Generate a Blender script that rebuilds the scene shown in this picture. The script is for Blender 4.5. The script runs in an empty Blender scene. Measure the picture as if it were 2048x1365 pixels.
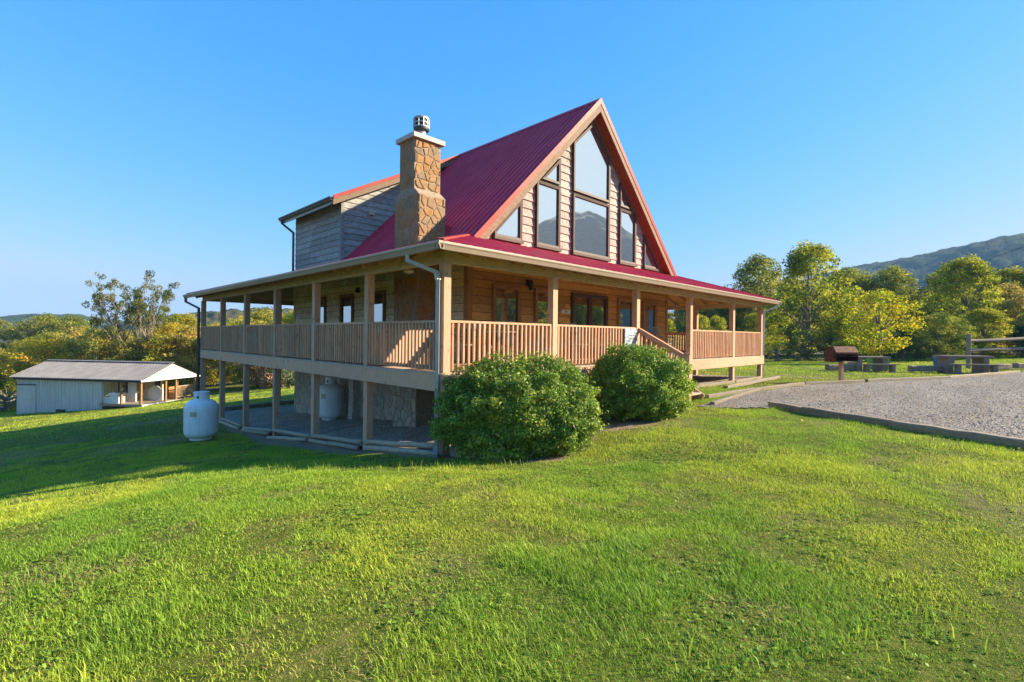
import bpy, bmesh, math, random
import numpy as np
from mathutils import Vector, Matrix, Euler

random.seed(7)
RNG = np.random.default_rng(7)
R = math.radians
sc = bpy.context.scene
COL = sc.collection

# ------------------------------------------------------------------ camera, sky, sun, exposure
CAM = (-4.8594, -6.4080, 0.0)          # eye level is z = 0; x runs along the house front, y along its left side
YAW, ROLL = R(44.993), R(0.629)
cd = bpy.data.cameras.new('camera'); cam = bpy.data.objects.new('camera', cd); COL.objects.link(cam)
cd.sensor_width = 36.0; cd.lens = 992.7 / 2048 * 36.0; cd.shift_y = -8.9 / 2048
cd.clip_start = 0.05; cd.clip_end = 9000
cam.matrix_world = Matrix.Translation(CAM) @ Matrix.Rotation(YAW - R(90), 4, 'Z') @ Matrix.Rotation(R(90), 4, 'X') @ Matrix.Rotation(ROLL, 4, 'Z')
sc.camera = cam

SUN = Vector((1.515, -1.282, 1.0)).normalized()
world = bpy.data.worlds.new('World'); sc.world = world; world.use_nodes = True
wn = world.node_tree; wn.nodes.clear()
sky = wn.nodes.new('ShaderNodeTexSky'); sky.sky_type = 'NISHITA'; sky.sun_disc = False
sky.sun_elevation = math.asin(SUN.z); sky.sun_rotation = math.atan2(SUN.x, SUN.y)
sky.air_density = 1.0; sky.dust_density = 0.25; sky.ozone_density = 2.2; sky.altitude = 300
bg = wn.nodes.new('ShaderNodeBackground'); bg.inputs['Strength'].default_value = 0.15
wo = wn.nodes.new('ShaderNodeOutputWorld')
# the photograph's processed, evenly bright blue: one response curve per channel over the whole sky
sep = wn.nodes.new('ShaderNodeSeparateColor'); com = wn.nodes.new('ShaderNodeCombineColor')
wn.links.new(sky.outputs[0], sep.inputs[0]); outs = []
for ch, (k, p) in enumerate(((.078, 1.85), (.42, .66), (1.34, .10))):
    pw = wn.nodes.new('ShaderNodeMath'); pw.operation = 'POWER'; pw.inputs[1].default_value = p
    ml_ = wn.nodes.new('ShaderNodeMath'); ml_.operation = 'MULTIPLY'; ml_.inputs[1].default_value = k
    wn.links.new(sep.outputs[ch], pw.inputs[0]); wn.links.new(pw.outputs[0], ml_.inputs[0]); outs.append(ml_.outputs[0])
gk = wn.nodes.new('ShaderNodeMath'); gk.operation = 'MULTIPLY'; gk.inputs[1].default_value = .86; wn.links.new(outs[1], gk.inputs[0])
mn = wn.nodes.new('ShaderNodeMath'); mn.operation = 'MINIMUM'; wn.links.new(outs[0], mn.inputs[0]); wn.links.new(gk.outputs[0], mn.inputs[1])   # keeps the horizon from turning pink
for o_, ch in ((mn.outputs[0], 0), (outs[1], 1), (outs[2], 2)): wn.links.new(o_, com.inputs[ch])
wn.links.new(com.outputs[0], bg.inputs[0]); wn.links.new(bg.outputs[0], wo.inputs[0])

sl = bpy.data.lights.new('sun', 'SUN'); sl.energy = 3.2; sl.angle = R(0.6); sl.color = (1.0, 0.85, 0.62)
so = bpy.data.objects.new('sun', sl); COL.objects.link(so)
so.rotation_euler = SUN.to_track_quat('Z', 'Y').to_euler()
so.location = (20, -20, 30)

vs = sc.view_settings
vs.view_transform = 'Standard'; vs.look = 'None'; vs.exposure = 2.2; vs.gamma = 1.0; vs.use_curve_mapping = False
sc.cycles.use_denoising = True
sc.cycles.max_bounces = 7; sc.cycles.diffuse_bounces = 5; sc.cycles.glossy_bounces = 3
sc.cycles.transparent_max_bounces = 8; sc.cycles.transmission_bounces = 3; sc.cycles.volume_bounces = 0
sc.cycles.caustics_reflective = False; sc.cycles.caustics_refractive = False

HAZE = .00030
# ------------------------------------------------------------------ helpers
FW = np.array([math.cos(YAW), math.sin(YAW)]); RT = np.array([FW[1], -FW[0]])
def cw(X, Y):
    "metres right of / ahead of the photographer -> ground-plan point"
    return CAM[0] + X * RT[0] + Y * FW[0], CAM[1] + X * RT[1] + Y * FW[1]

def tag(o, label=None, cat=None, group=None, kind=None):
    if label: o['label'] = label
    if cat: o['category'] = cat
    if group: o['group'] = group
    if kind: o['kind'] = kind
    return o

def empty(name, loc=(0, 0, 0), rz=0, parent=None):
    o = bpy.data.objects.new(name, None); o.empty_display_size = 0.2
    COL.objects.link(o); o.location = loc; o.rotation_euler = (0, 0, rz)
    if parent: o.parent = parent
    return o

def link_mesh(name, me, mat=None, parent=None):
    if mat is not None and not me.materials: me.materials.append(mat)
    o = bpy.data.objects.new(name, me); COL.objects.link(o)
    if parent: o.parent = parent
    return o

class MB:
    "collects boxes, bars, tubes and prisms; build() links them as one mesh object"
    def __init__(s): s.v = []; s.f = []
    def add(s, verts, faces):
        n = len(s.v); s.v += [tuple(p) for p in verts]; s.f += [tuple(i + n for i in f) for f in faces]; return s
    def box(s, x0, x1, y0, y1, z0, z1):
        return s.add([(x0, y0, z0), (x1, y0, z0), (x1, y1, z0), (x0, y1, z0), (x0, y0, z1), (x1, y0, z1), (x1, y1, z1), (x0, y1, z1)],
                     [(3, 2, 1, 0), (4, 5, 6, 7), (0, 1, 5, 4), (1, 2, 6, 5), (2, 3, 7, 6), (3, 0, 4, 7)])
    def bar(s, a, b, w, h, up=(0, 0, 1)):
        a = Vector(a); b = Vector(b); d = (b - a).normalized(); u = Vector(up)
        if abs(d.dot(u)) > .98: u = Vector((0, 1, 0))
        x = d.cross(u).normalized() * (w / 2); y = x.cross(d).normalized() * (h / 2)
        vs = [p + sx * x + sy * y for p in (a, b) for sx, sy in ((-1, -1), (1, -1), (1, 1), (-1, 1))]
        return s.add(vs, [(3, 2, 1, 0), (4, 5, 6, 7), (0, 1, 5, 4), (1, 2, 6, 5), (2, 3, 7, 6), (3, 0, 4, 7)])
    def tube(s, pts, rad, n=8, cap=True):
        pts = [Vector(p) for p in pts]; k = len(pts)
        rad = [rad] * k if not hasattr(rad, '__len__') else rad
        rings = []; prev = None
        for i, p in enumerate(pts):
            d = (pts[min(i + 1, k - 1)] - pts[max(i - 1, 0)]).normalized()
            if prev is None:
                u = Vector((0, 0, 1)) if abs(d.z) < .9 else Vector((1, 0, 0))
                x = d.cross(u).normalized()
            else:
                x = (prev - d * prev.dot(d)).normalized()
            prev = x; y = d.cross(x)
            rings += [p + rad[i] * (math.cos(2 * math.pi * j / n) * x + math.sin(2 * math.pi * j / n) * y) for j in range(n)]
        fs = [(i * n + j, i * n + (j + 1) % n, (i + 1) * n + (j + 1) % n, (i + 1) * n + j) for i in range(k - 1) for j in range(n)]
        if cap: fs += [tuple(range(n - 1, -1, -1)), tuple((k - 1) * n + j for j in range(n))]
        return s.add(rings, fs)
    def lathe(s, prof, c=(0, 0, 0), n=24):
        k = len(prof)
        vs = [(c[0] + r * math.cos(2 * math.pi * j / n), c[1] + r * math.sin(2 * math.pi * j / n), c[2] + z) for r, z in prof for j in range(n)]
        fs = [(i * n + j, i * n + (j + 1) % n, (i + 1) * n + (j + 1) % n, (i + 1) * n + j) for i in range(k - 1) for j in range(n)]
        fs += [tuple(range(n - 1, -1, -1)), tuple((k - 1) * n + j for j in range(n))]
        return s.add(vs, fs)
    def prism(s, poly, off):
        "extrude a 3D polygon by vector off"
        n = len(poly); o = Vector(off)
        return s.add([Vector(p) for p in poly] + [Vector(p) + o for p in poly],
                     [tuple(range(n - 1, -1, -1)), tuple(range(n, 2 * n))] + [(i, (i + 1) % n, n + (i + 1) % n, n + i) for i in range(n)])
    def build(s, name, mat, parent=None, smooth=False):
        me = bpy.data.meshes.new(name); me.from_pydata(s.v, [], s.f)
        bm = bmesh.new(); bm.from_mesh(me); bmesh.ops.recalc_face_normals(bm, faces=bm.faces); bm.to_mesh(me); bm.free()
        me.validate()
        if smooth:
            me.polygons.foreach_set('use_smooth', [True] * len(me.polygons))
        return link_mesh(name, me, mat, parent)

def copy_tree(o, parent=None):
    c = o.copy(); COL.objects.link(c); c.parent = parent
    for ch in list(o.children): copy_tree(ch, c)
    return c

# value noise (numpy) used for terrain, grass and hills
def _hash(ix, iy, seed):
    h = (ix.astype(np.int64) * 374761393 + iy.astype(np.int64) * 668265263 + seed * 1442695041) & 0xFFFFFFFF
    h = ((h ^ (h >> 13)) * 1274126177) & 0xFFFFFFFF
    return ((h ^ (h >> 16)) & 0xFFFF) / 65535.0
def vnoise(x, y, seed=0):
    x = np.asarray(x, float); y = np.asarray(y, float)
    ix = np.floor(x); iy = np.floor(y); fx = x - ix; fy = y - iy
    fx = fx * fx * (3 - 2 * fx); fy = fy * fy * (3 - 2 * fy)
    a = _hash(ix, iy, seed); b = _hash(ix + 1, iy, seed); c = _hash(ix, iy + 1, seed); d = _hash(ix + 1, iy + 1, seed)
    return (a * (1 - fx) + b * fx) * (1 - fy) + (c * (1 - fx) + d * fx) * fy
def fbm(x, y, seed=0, o=4):
    t = 0; a = .5; n = 0
    for k in range(o):
        t = t + a * vnoise(np.asarray(x) * 2 ** k, np.asarray(y) * 2 ** k, seed + k); n += a; a *= .5
    return t / n
def sstep(a, b, x):
    t = np.clip((np.asarray(x, float) - a) / (b - a), 0, 1); return t * t * (3 - 2 * t)
def in_poly(px, py, poly):
    px = np.asarray(px); py = np.asarray(py); ins = np.zeros(px.shape, bool); n = len(poly)
    for i in range(n):
        x0, y0 = poly[i]; x1, y1 = poly[(i + 1) % n]
        if y0 == y1: continue
        c = ((y0 > py) != (y1 > py)) & (px < (x1 - x0) * (py - y0) / (y1 - y0) + x0)
        ins ^= c
    return ins

# ------------------------------------------------------------------ materials
MATS = {}
class NT:
    def __init__(s, name):
        s.m = bpy.data.materials.new(name); s.m.use_nodes = True; s.t = s.m.node_tree; s.n = s.t.nodes; s.l = s.t.links
        s.n.clear(); s.out = s.n.new('ShaderNodeOutputMaterial'); MATS[name] = s.m
    def node(s, t, **kw):
        o = s.n.new(t)
        for k, v in kw.items():
            if k in o.inputs: o.inputs[k].default_value = v
            else: setattr(o, k, v)
        return o
    def link(s, a, b): s.l.new(a, b)
    def coords(s, scale=(1, 1, 1), kind='Object', rand=True):
        tc = s.node('ShaderNodeTexCoord'); mp = s.node('ShaderNodeMapping'); mp.inputs['Scale'].default_value = scale
        if rand:
            oi = s.node('ShaderNodeObjectInfo'); mu = s.node('ShaderNodeMath', operation='MULTIPLY'); mu.inputs[1].default_value = 37.0
            s.link(oi.outputs['Random'], mu.inputs[0]); s.link(mu.outputs[0], mp.inputs['Location'])
        s.link(tc.outputs[kind], mp.inputs['Vector']); return mp.outputs[0]
    def noise(s, vec, scale, detail=5, rough=.6, dist=0):
        n = s.node('ShaderNodeTexNoise'); n.inputs['Scale'].default_value = scale; n.inputs['Detail'].default_value = detail
        n.inputs['Roughness'].default_value = rough; n.inputs['Distortion'].default_value = dist
        s.link(vec, n.inputs['Vector']); return n.outputs['Fac']
    def ramp(s, fac, stops):
        r = s.node('ShaderNodeValToRGB'); cr = r.color_ramp
        while len(cr.elements) < len(stops): cr.elements.new(.5)
        for e, (p, c) in zip(cr.elements, stops):
            e.position = p; e.color = (*c, 1) if len(c) == 3 else c
        s.link(fac, r.inputs[0]); return r.outputs[0]
    def mix(s, fac, a, b, mode='MIX'):
        m = s.node('ShaderNodeMix', data_type='RGBA', blend_type=mode)
        for sock, v in ((m.inputs[0], fac), (m.inputs[6], a), (m.inputs[7], b)):
            if hasattr(v, 'links'): s.link(v, sock)
            elif isinstance(v, (int, float)): sock.default_value = v
            else: sock.default_value = (*v, 1)
        return m.outputs[2]
    def bump(s, h, strength=.3, dist=.01):
        b = s.node('ShaderNodeBump'); b.inputs['Strength'].default_value = strength; b.inputs['Distance'].default_value = dist
        s.link(h, b.inputs['Height']); return b.outputs[0]
    def principled(s, color, rough=.7, normal=None, metallic=0, spec=.3):
        p = s.node('ShaderNodeBsdfPrincipled')
        if hasattr(color, 'links'): s.link(color, p.inputs['Base Color'])
        else: p.inputs['Base Color'].default_value = (*color, 1)
        if hasattr(rough, 'links'): s.link(rough, p.inputs['Roughness'])
        else: p.inputs['Roughness'].default_value = rough
        p.inputs['Metallic'].default_value = metallic; p.inputs['Specular IOR Level'].default_value = spec
        if normal is not None: s.link(normal, p.inputs['Normal'])
        s.link(p.outputs[0], s.out.inputs['Surface']); return p

def wood(name, stops, grain, wear=None, rough=.75, vary=.25, big=1.2, bump=.35):
    "grain: mapping scale, small along the grain; wear: (colour, threshold, softness) blotches"
    t = NT(name); v = t.coords(grain)
    g = t.noise(v, 6, 7, .65, .3); c = t.ramp(g, stops)
    oi = t.node('ShaderNodeObjectInfo')
    vv = t.node('ShaderNodeMath', operation='MULTIPLY_ADD'); vv.inputs[1].default_value = 2 * vary; vv.inputs[2].default_value = 1 - vary
    t.link(oi.outputs['Random'], vv.inputs[0])
    c = t.mix(1.0, c, vv.outputs[0], 'MULTIPLY')
    if wear:
        w = t.noise(t.coords((big, big, big), rand=False), 2.0, 6, .7)
        k = t.ramp(w, [(wear[1], (0, 0, 0)), (min(1, wear[1] + wear[2]), (1, 1, 1))])
        c = t.mix(k, c, wear[0])
    kn = t.noise(t.coords((2.1, 2.1, 2.1)), 3.2, 2, .4); c = t.mix(t.ramp(kn, [(.66, (0, 0, 0)), (.74, (.55, .55, .55))]), c, tuple(.45 * q for q in stops[0][1]))
    t.principled(c, rough, t.bump(g, bump, .006)); return t.m

def plain(name, color, rough=.6, metallic=0, spec=.3, noise=.12, scale=6, bump=0):
    t = NT(name); n = t.noise(t.coords(), scale, 5, .6)
    lo = tuple(max(0, c * (1 - noise * 1.6)) for c in color); hi = tuple(c * (1 + noise) for c in color)
    c = t.ramp(n, [(.3, lo), (.7, hi)])
    t.principled(c, rough, t.bump(n, bump, .01) if bump else None, metallic, spec); return t.m

wood('post_wood', [(0.25, (0.418, 0.226, 0.13)), (0.55, (0.586, 0.342, 0.214)), (0.8, (0.697, 0.425, 0.276))], (9, 9, .7), ((0.475, 0.389, 0.287), .56, .2), vary=.13)
wood('rail_wood', [(0.25, (0.392, 0.201, 0.113)), (0.55, (0.58, 0.324, 0.191)), (0.8, (0.725, 0.431, 0.271))], (9, 9, .7), ((0.463, 0.374, 0.284), .52, .22), vary=.2)
wood('beam_wood', [(0.25, (0.396, 0.27, 0.134)), (0.55, (0.594, 0.432, 0.234)), (0.8, (0.774, 0.594, 0.342))], (1, 1, 7), ((0.36, 0.324, 0.234), .5, .2), vary=.1)
wood('deck_wood', [(0.25, (0.336, 0.238, 0.168)), (0.55, (0.504, 0.378, 0.266)), (0.8, (0.616, 0.476, 0.35))], (1, 1, 9), ((0.364, 0.322, 0.266), .5, .2), vary=.1)
wood('siding_gable', [(.36, (.19, .14, .115)), (.48, (.34, .295, .265)), (.64, (.46, .415, .38))], (9, 9, 1.1), ((.22, .14, .10), .56, .14), vary=.2, big=1.5)
wood('siding_front', [(0.25, (0.343, 0.171, 0.051)), (0.5, (0.544, 0.302, 0.091)), (0.8, (0.724, 0.422, 0.141))], (1.2, 1.2, 7), ((0.8, 0.604, 0.383), .62, .2), vary=.26)
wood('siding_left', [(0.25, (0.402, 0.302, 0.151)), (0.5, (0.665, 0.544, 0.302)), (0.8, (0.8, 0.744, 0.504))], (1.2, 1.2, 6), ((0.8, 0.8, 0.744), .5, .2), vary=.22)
wood('siding_grey', [(0.25, (0.155, 0.147, 0.139)), (0.5, (0.31, 0.296, 0.279)), (0.75, (0.513, 0.497, 0.482))], (1.0, 1.0, 5), ((0.31, 0.248, 0.202), .55, .16), vary=.2)
wood('fascia_wood', [(0.25, (0.144, 0.084, 0.049)), (0.55, (0.243, 0.168, 0.109)), (0.8, (0.318, 0.241, 0.169))], (2, 2, 5), ((0.23, 0.136, 0.085), .5, .2), vary=.08)
wood('soffit_wood', [(0.25, (0.17, 0.06, 0.025)), (0.55, (0.27, 0.1, 0.04)), (0.8, (0.34, 0.14, 0.06))], (2, 2, 5), None, vary=.06)
wood('rafter_wood', [(0.25, (0.3, 0.165, 0.075)), (0.55, (0.48, 0.285, 0.135)), (0.8, (0.63, 0.405, 0.21))], (3, 3, 3), None, vary=.15)
wood('ceiling_wood', [(0.25, (0.365, 0.192, 0.077)), (0.55, (0.576, 0.317, 0.134)), (0.8, (0.73, 0.422, 0.192))], (2, 7, 4), None, vary=.05)
wood('frame_dark', [(0.25, (0.052, 0.03, 0.024)), (0.55, (0.081, 0.048, 0.038)), (0.8, (0.123, 0.081, 0.067))], (4, 4, 2), None, vary=.1, rough=.6)
wood('frame_brown', [(0.25, (0.23, 0.115, 0.047)), (0.55, (0.351, 0.189, 0.081)), (0.8, (0.446, 0.257, 0.121))], (6, 6, 1.2), None, vary=.1)
wood('timber_grey', [(.25, (.13, .10, .07)), (.55, (.26, .21, .15)), (.8, (.40, .33, .25))], (3, 3, 8), ((.22, .16, .10), .52, .2), vary=.22, bump=.7)
wood('timber_tie', [(.25, (.16, .11, .065)), (.55, (.32, .235, .145)), (.8, (.48, .37, .24))], (2.5, 2.5, 9), ((.40, .30, .18), .56, .2), vary=.2, bump=.9)
wood('timber_round', [(.25, (.26, .19, .12)), (.55, (.42, .32, .21)), (.8, (.54, .43, .30))], (3, 3, 3), ((.30, .25, .18), .52, .2), vary=.2, bump=.6)
wood('bark', [(0.25, (0.108, 0.084, 0.06)), (0.55, (0.204, 0.168, 0.132)), (0.8, (0.336, 0.288, 0.228))], (4, 4, 1), None, vary=.1, bump=.6)
wood('bark_pale', [(0.25, (0.19, 0.15, 0.11)), (0.55, (0.34, 0.28, 0.22)), (0.8, (0.47, 0.41, 0.33))], (4, 4, 1), None, vary=.1, bump=.4)
wood('bench_wood', [(.25, (.42, .20, .07)), (.55, (.55, .29, .11)), (.8, (.62, .36, .15))], (6, 6, 2), None, vary=.1)

def roofing(name, col, faded):
    t = NT(name); n = t.noise(t.coords((1, 1, 1), rand=False), 1.3, 4, .6); n2 = t.noise(t.coords((1, 1, 1)), 30, 3, .6)
    c = t.ramp(n, [(.3, col), (.75, faded)]); sk = t.noise(t.coords((.25, 11, .25), rand=False), 1.6, 5, .7); sk2 = t.noise(t.coords((11, .25, .25), rand=False), 1.6, 5, .7)
    c = t.mix(1.0, c, t.ramp(sk, [(.3, (.80, .80, .80)), (.7, (1.12, 1.12, 1.12))]), 'MULTIPLY'); c = t.mix(1.0, c, t.ramp(sk2, [(.3, (.88, .88, .88)), (.7, (1.08, 1.08, 1.08))]), 'MULTIPLY')
    r = t.ramp(n2, [(.3, (.42, .42, .42)), (.7, (.55, .55, .55))])
    p = t.principled(c, .5, t.bump(n2, .04, .004), 0, .12); t.link(r, p.inputs['Roughness']); return t.m
roofing('roof_red', (.56, .032, .066), (.66, .065, .10))
roofing('trim_red', (.36, .05, .04), (.43, .08, .06))
plain('gutter_tan', (.36, .27, .21), .38, 0, .5, .05)
plain('gutter_dark', (.05, .052, .055), .4, 0, .5, .1)
plain('pipe_grey', (.38, .35, .31), .4, 0, .5, .08)
plain('pipe_white', (.62, .58, .54), .4, 0, .5, .05)
plain('steel', (.36, .37, .38), .5, .3, .5, .12, 20)
plain('steel_dark', (.05, .05, .055), .6, .3, .4, .2)
plain('cap_concrete', (.52, .50, .46), .8, 0, .2, .12, 8, .3)
plain('white_plastic', (.62, .61, .58), .5, 0, .4, .06)
plain('black_metal', (.018, .018, .018), .45, .4, .5, .2)
plain('rust', (.13, .055, .032), .72, .25, .3, .5, 9, .35)
plain('soil', (.15, .105, .07), .95, 0, .1, .35, 9, .7)
plain('interior_dark', (.03, .026, .022), .9, 0, .1, .1)
plain('cable', (.16, .16, .17), .5, .3, .4, .1)
plain('blue_paint', (.08, .16, .30), .6, 0, .3, .2)
plain('foam_white', (.66, .66, .63), .6, 0, .3, .08)
plain('cream_panel', (.62, .55, .36), .6, 0, .3, .08)

def stone_mat(name, stops, vary=.3):
    t = NT(name); oi = t.node('ShaderNodeObjectInfo'); c = t.ramp(oi.outputs['Random'], stops)
    n = t.noise(t.coords(), 9, 7, .65); n2 = t.noise(t.coords((1, 1, 1), rand=False), 1.7, 4, .6)
    m = t.ramp(n, [(.25, (.6, .6, .6)), (.75, (1.2, 1.17, 1.12))]); c = t.mix(1.0, c, m, 'MULTIPLY')
    st = t.ramp(n2, [(.54, (0, 0, 0)), (.76, (.5, .5, .5))]); c = t.mix(st, c, (.24, .20, .14))
    t.principled(c, .85, t.bump(n, .6, .02), 0, .2); return t.m
stone_mat('stone_chimney', [(0, (.33, .18, .085)), (.25, (.40, .21, .085)), (.5, (.33, .22, .13)), (.75, (.42, .235, .10)), (.9, (.26, .20, .14)), (1, (.38, .27, .17))])
stone_mat('stone_foundation', [(0, (.50, .43, .33)), (.35, (.56, .48, .37)), (.6, (.40, .37, .32)), (.8, (.52, .40, .28)), (1, (.34, .34, .32))])
plain('mortar', (.34, .26, .18), .9, 0, .15, .2, 14, .5)
plain('mortar_grey', (.50, .44, .36), .9, 0, .15, .2, 14, .5)

def glass_mat(name, refl, tint):
    t = NT(name); g = t.node('ShaderNodeBsdfGlossy'); g.inputs['Roughness'].default_value = .015; g.inputs['Color'].default_value = (.88, .92, .93, 1)
    n = t.noise(t.coords((1, 1, 1)), .9, 2, .5); t.link(t.bump(n, .05, .02), g.inputs['Normal'])
    d = t.node('ShaderNodeBsdfDiffuse'); d.inputs['Color'].default_value = (*tint, 1)
    f = t.node('ShaderNodeFresnel'); f.inputs['IOR'].default_value = 1.5
    a = t.node('ShaderNodeMath', operation='ADD'); a.use_clamp = True; a.inputs[1].default_value = refl; t.link(f.outputs[0], a.inputs[0])
    m = t.node('ShaderNodeMixShader'); t.link(a.outputs[0], m.inputs[0]); t.link(d.outputs[0], m.inputs[1]); t.link(g.outputs[0], m.inputs[2])
    t.link(m.outputs[0], t.out.inputs['Surface']); return t.m
glass_mat('glass', .70, (.20, .225, .235))
glass_mat('glass_lower', .5, (.03, .03, .028))

def leaf_mat(name, hue=.5, sat=1.0, trans=.42, gloss=.05, rough=.4):
    t = NT(name); at = t.node('ShaderNodeVertexColor', layer_name='Col')
    oi = t.node('ShaderNodeObjectInfo'); h = t.node('ShaderNodeHueSaturation')
    mr = t.node('ShaderNodeMapRange'); mr.inputs['To Min'].default_value = hue - .012; mr.inputs['To Max'].default_value = hue + .012
    t.link(oi.outputs['Random'], mr.inputs[0]); t.link(mr.outputs[0], h.inputs['Hue']); h.inputs['Saturation'].default_value = sat
    t.link(at.outputs['Color'], h.inputs['Color'])
    d = t.node('ShaderNodeBsdfDiffuse'); tr = t.node('ShaderNodeBsdfTranslucent'); t.link(h.outputs[0], d.inputs[0]); t.link(h.outputs[0], tr.inputs[0])
    m = t.node('ShaderNodeMixShader'); m.inputs[0].default_value = trans; t.link(d.outputs[0], m.inputs[1]); t.link(tr.outputs[0], m.inputs[2])
    g = t.node('ShaderNodeBsdfGlossy'); g.inputs['Roughness'].default_value = rough; g.inputs['Color'].default_value = (1, 1, .95, 1)
    m2 = t.node('ShaderNodeMixShader'); m2.inputs[0].default_value = gloss; t.link(m.outputs[0], m2.inputs[1]); t.link(g.outputs[0], m2.inputs[2])
    t.link(m2.outputs[0], t.out.inputs['Surface']); return t.m
leaf_mat('leaf', gloss=.0, trans=.52); leaf_mat('leaf_shrub', trans=.34, gloss=.03, rough=.5); leaf_mat('grass', trans=.42, gloss=.015, rough=.5)

# ground: lawn soil with bare patches (mask baked from the plan of the place), forest floor far away
t = NT('lawn_ground')
v = t.coords((1, 1, 1), rand=False); n1 = t.noise(v, .55, 5, .6); n2 = t.noise(v, 9, 6, .7); n3 = t.noise(v, 60, 4, .7)
c = t.ramp(n2, [(.3, (.10, .15, .018)), (.5, (.15, .19, .03)), (.72, (.22, .19, .06))])
c = t.mix(1.0, c, t.ramp(n2, [(.25, (.55, .55, .5)), (.75, (1.35, 1.3, 1.2))]), 'MULTIPLY')
c = t.mix(1.0, c, t.ramp(n3, [(.25, (.6, .6, .6)), (.75, (1.35, 1.35, 1.3))]), 'MULTIPLY')
dirt = t.ramp(n2, [(.25, (.24, .165, .10)), (.75, (.44, .33, .22))])
at = t.node('ShaderNodeVertexColor', layer_name='Mask'); sp = t.node('ShaderNodeSeparateColor'); t.link(at.outputs['Color'], sp.inputs[0])
c = t.mix(sp.outputs[0], c, dirt)
wood_floor = t.ramp(n2, [(.3, (.06, .055, .02)), (.7, (.14, .12, .04))])
c = t.mix(sp.outputs[1], c, wood_floor)
ad = t.node('ShaderNodeMath', operation='ADD'); t.link(n2, ad.inputs[0]); t.link(n3, ad.inputs[1])
t.principled(c, .95, t.bump(ad.outputs[0], .9, .05), 0, .1)

for gname, gk_ in (('gravel', 1.0), ('gravel_shade_lifted', 1.5)):  # second copy: same gravel, colour brightened to offset the shade under the deck
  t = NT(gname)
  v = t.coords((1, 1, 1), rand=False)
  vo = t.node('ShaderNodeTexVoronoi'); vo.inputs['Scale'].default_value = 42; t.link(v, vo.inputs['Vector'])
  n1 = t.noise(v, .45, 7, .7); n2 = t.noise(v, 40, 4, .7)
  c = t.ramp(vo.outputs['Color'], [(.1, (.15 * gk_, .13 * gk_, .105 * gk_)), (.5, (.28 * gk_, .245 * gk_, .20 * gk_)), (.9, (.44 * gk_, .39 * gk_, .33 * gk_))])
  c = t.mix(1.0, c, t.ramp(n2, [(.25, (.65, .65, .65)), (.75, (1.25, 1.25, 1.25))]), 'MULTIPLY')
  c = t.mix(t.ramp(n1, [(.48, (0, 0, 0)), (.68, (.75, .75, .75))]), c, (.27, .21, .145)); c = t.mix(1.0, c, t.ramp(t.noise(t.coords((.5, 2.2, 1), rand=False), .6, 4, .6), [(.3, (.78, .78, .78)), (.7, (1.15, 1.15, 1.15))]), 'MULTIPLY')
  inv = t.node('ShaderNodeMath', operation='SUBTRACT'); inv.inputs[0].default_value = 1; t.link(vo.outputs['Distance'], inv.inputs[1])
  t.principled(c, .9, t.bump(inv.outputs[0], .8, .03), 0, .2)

def hill_mat(name, stops, haze_mix=None):
    t = NT(name); v = t.coords((1, 1, 1), rand=False); a = t.noise(v, .013, 6, .7); b = t.noise(v, .11, 5, .75)
    c = t.ramp(a, stops); c = t.mix(1.0, c, t.ramp(b, [(.3, (.45, .45, .45)), (.7, (1.5, 1.5, 1.4))]), 'MULTIPLY')
    t.principled(c, .95, t.bump(b, 1.0, 6.0), 0, .05); return t.m
hill_mat('hill_forest', [(.3, (.045, .075, .03)), (.5, (.065, .095, .035)), (.7, (.10, .10, .04))])
hill_mat('hill_autumn', [(.3, (.045, .065, .02)), (.5, (.10, .10, .035)), (.7, (.17, .10, .045))])

t = NT('tank_paint')
v = t.coords((1, 1, 1), rand=False); n = t.noise(v, 3, 5, .6); n2 = t.noise(t.coords((7, 7, .6), rand=False), 2.0, 5, .6)
c = t.ramp(n, [(.3, (.74, .76, .76)), (.7, (.82, .83, .82))]); c = t.mix(t.ramp(n2, [(.48, (0, 0, 0)), (.78, (.5, .5, .5))]), c, (.42, .38, .31))
t.principled(c, .38, None, 0, .45)
t = NT('shed_metal')
v = t.coords((1, 1, 1), rand=False); n = t.noise(t.coords((1.5, 1.5, .3), rand=False), 2, 5, .6)
t.principled(t.ramp(n, [(.3, (.46, .44, .40)), (.7, (.60, .575, .53))]), .5, None, 0, .35)
t = NT('shed_roof')
n = t.noise(t.coords((.6, .6, .6), rand=False), 2, 5, .6)
t.principled(t.ramp(n, [(.3, (.17, .155, .145)), (.7, (.25, .235, .225))]), .6, None, .0, .25)

t = NT('poster_print')      # the porch sign: a blurred landscape picture
v = t.coords((1, 1, 1), 'Generated', rand=False); n = t.noise(v, 3.2, 3, .6, .6)
c = t.ramp(n, [(.25, (.10, .11, .10)), (.42, (.20, .22, .22)), (.52, (.40, .48, .55)), (.62, (.55, .60, .62)), (.74, (.62, .32, .06))])
t.principled(c, .35, None, 0, .5)
M = MATS

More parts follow.
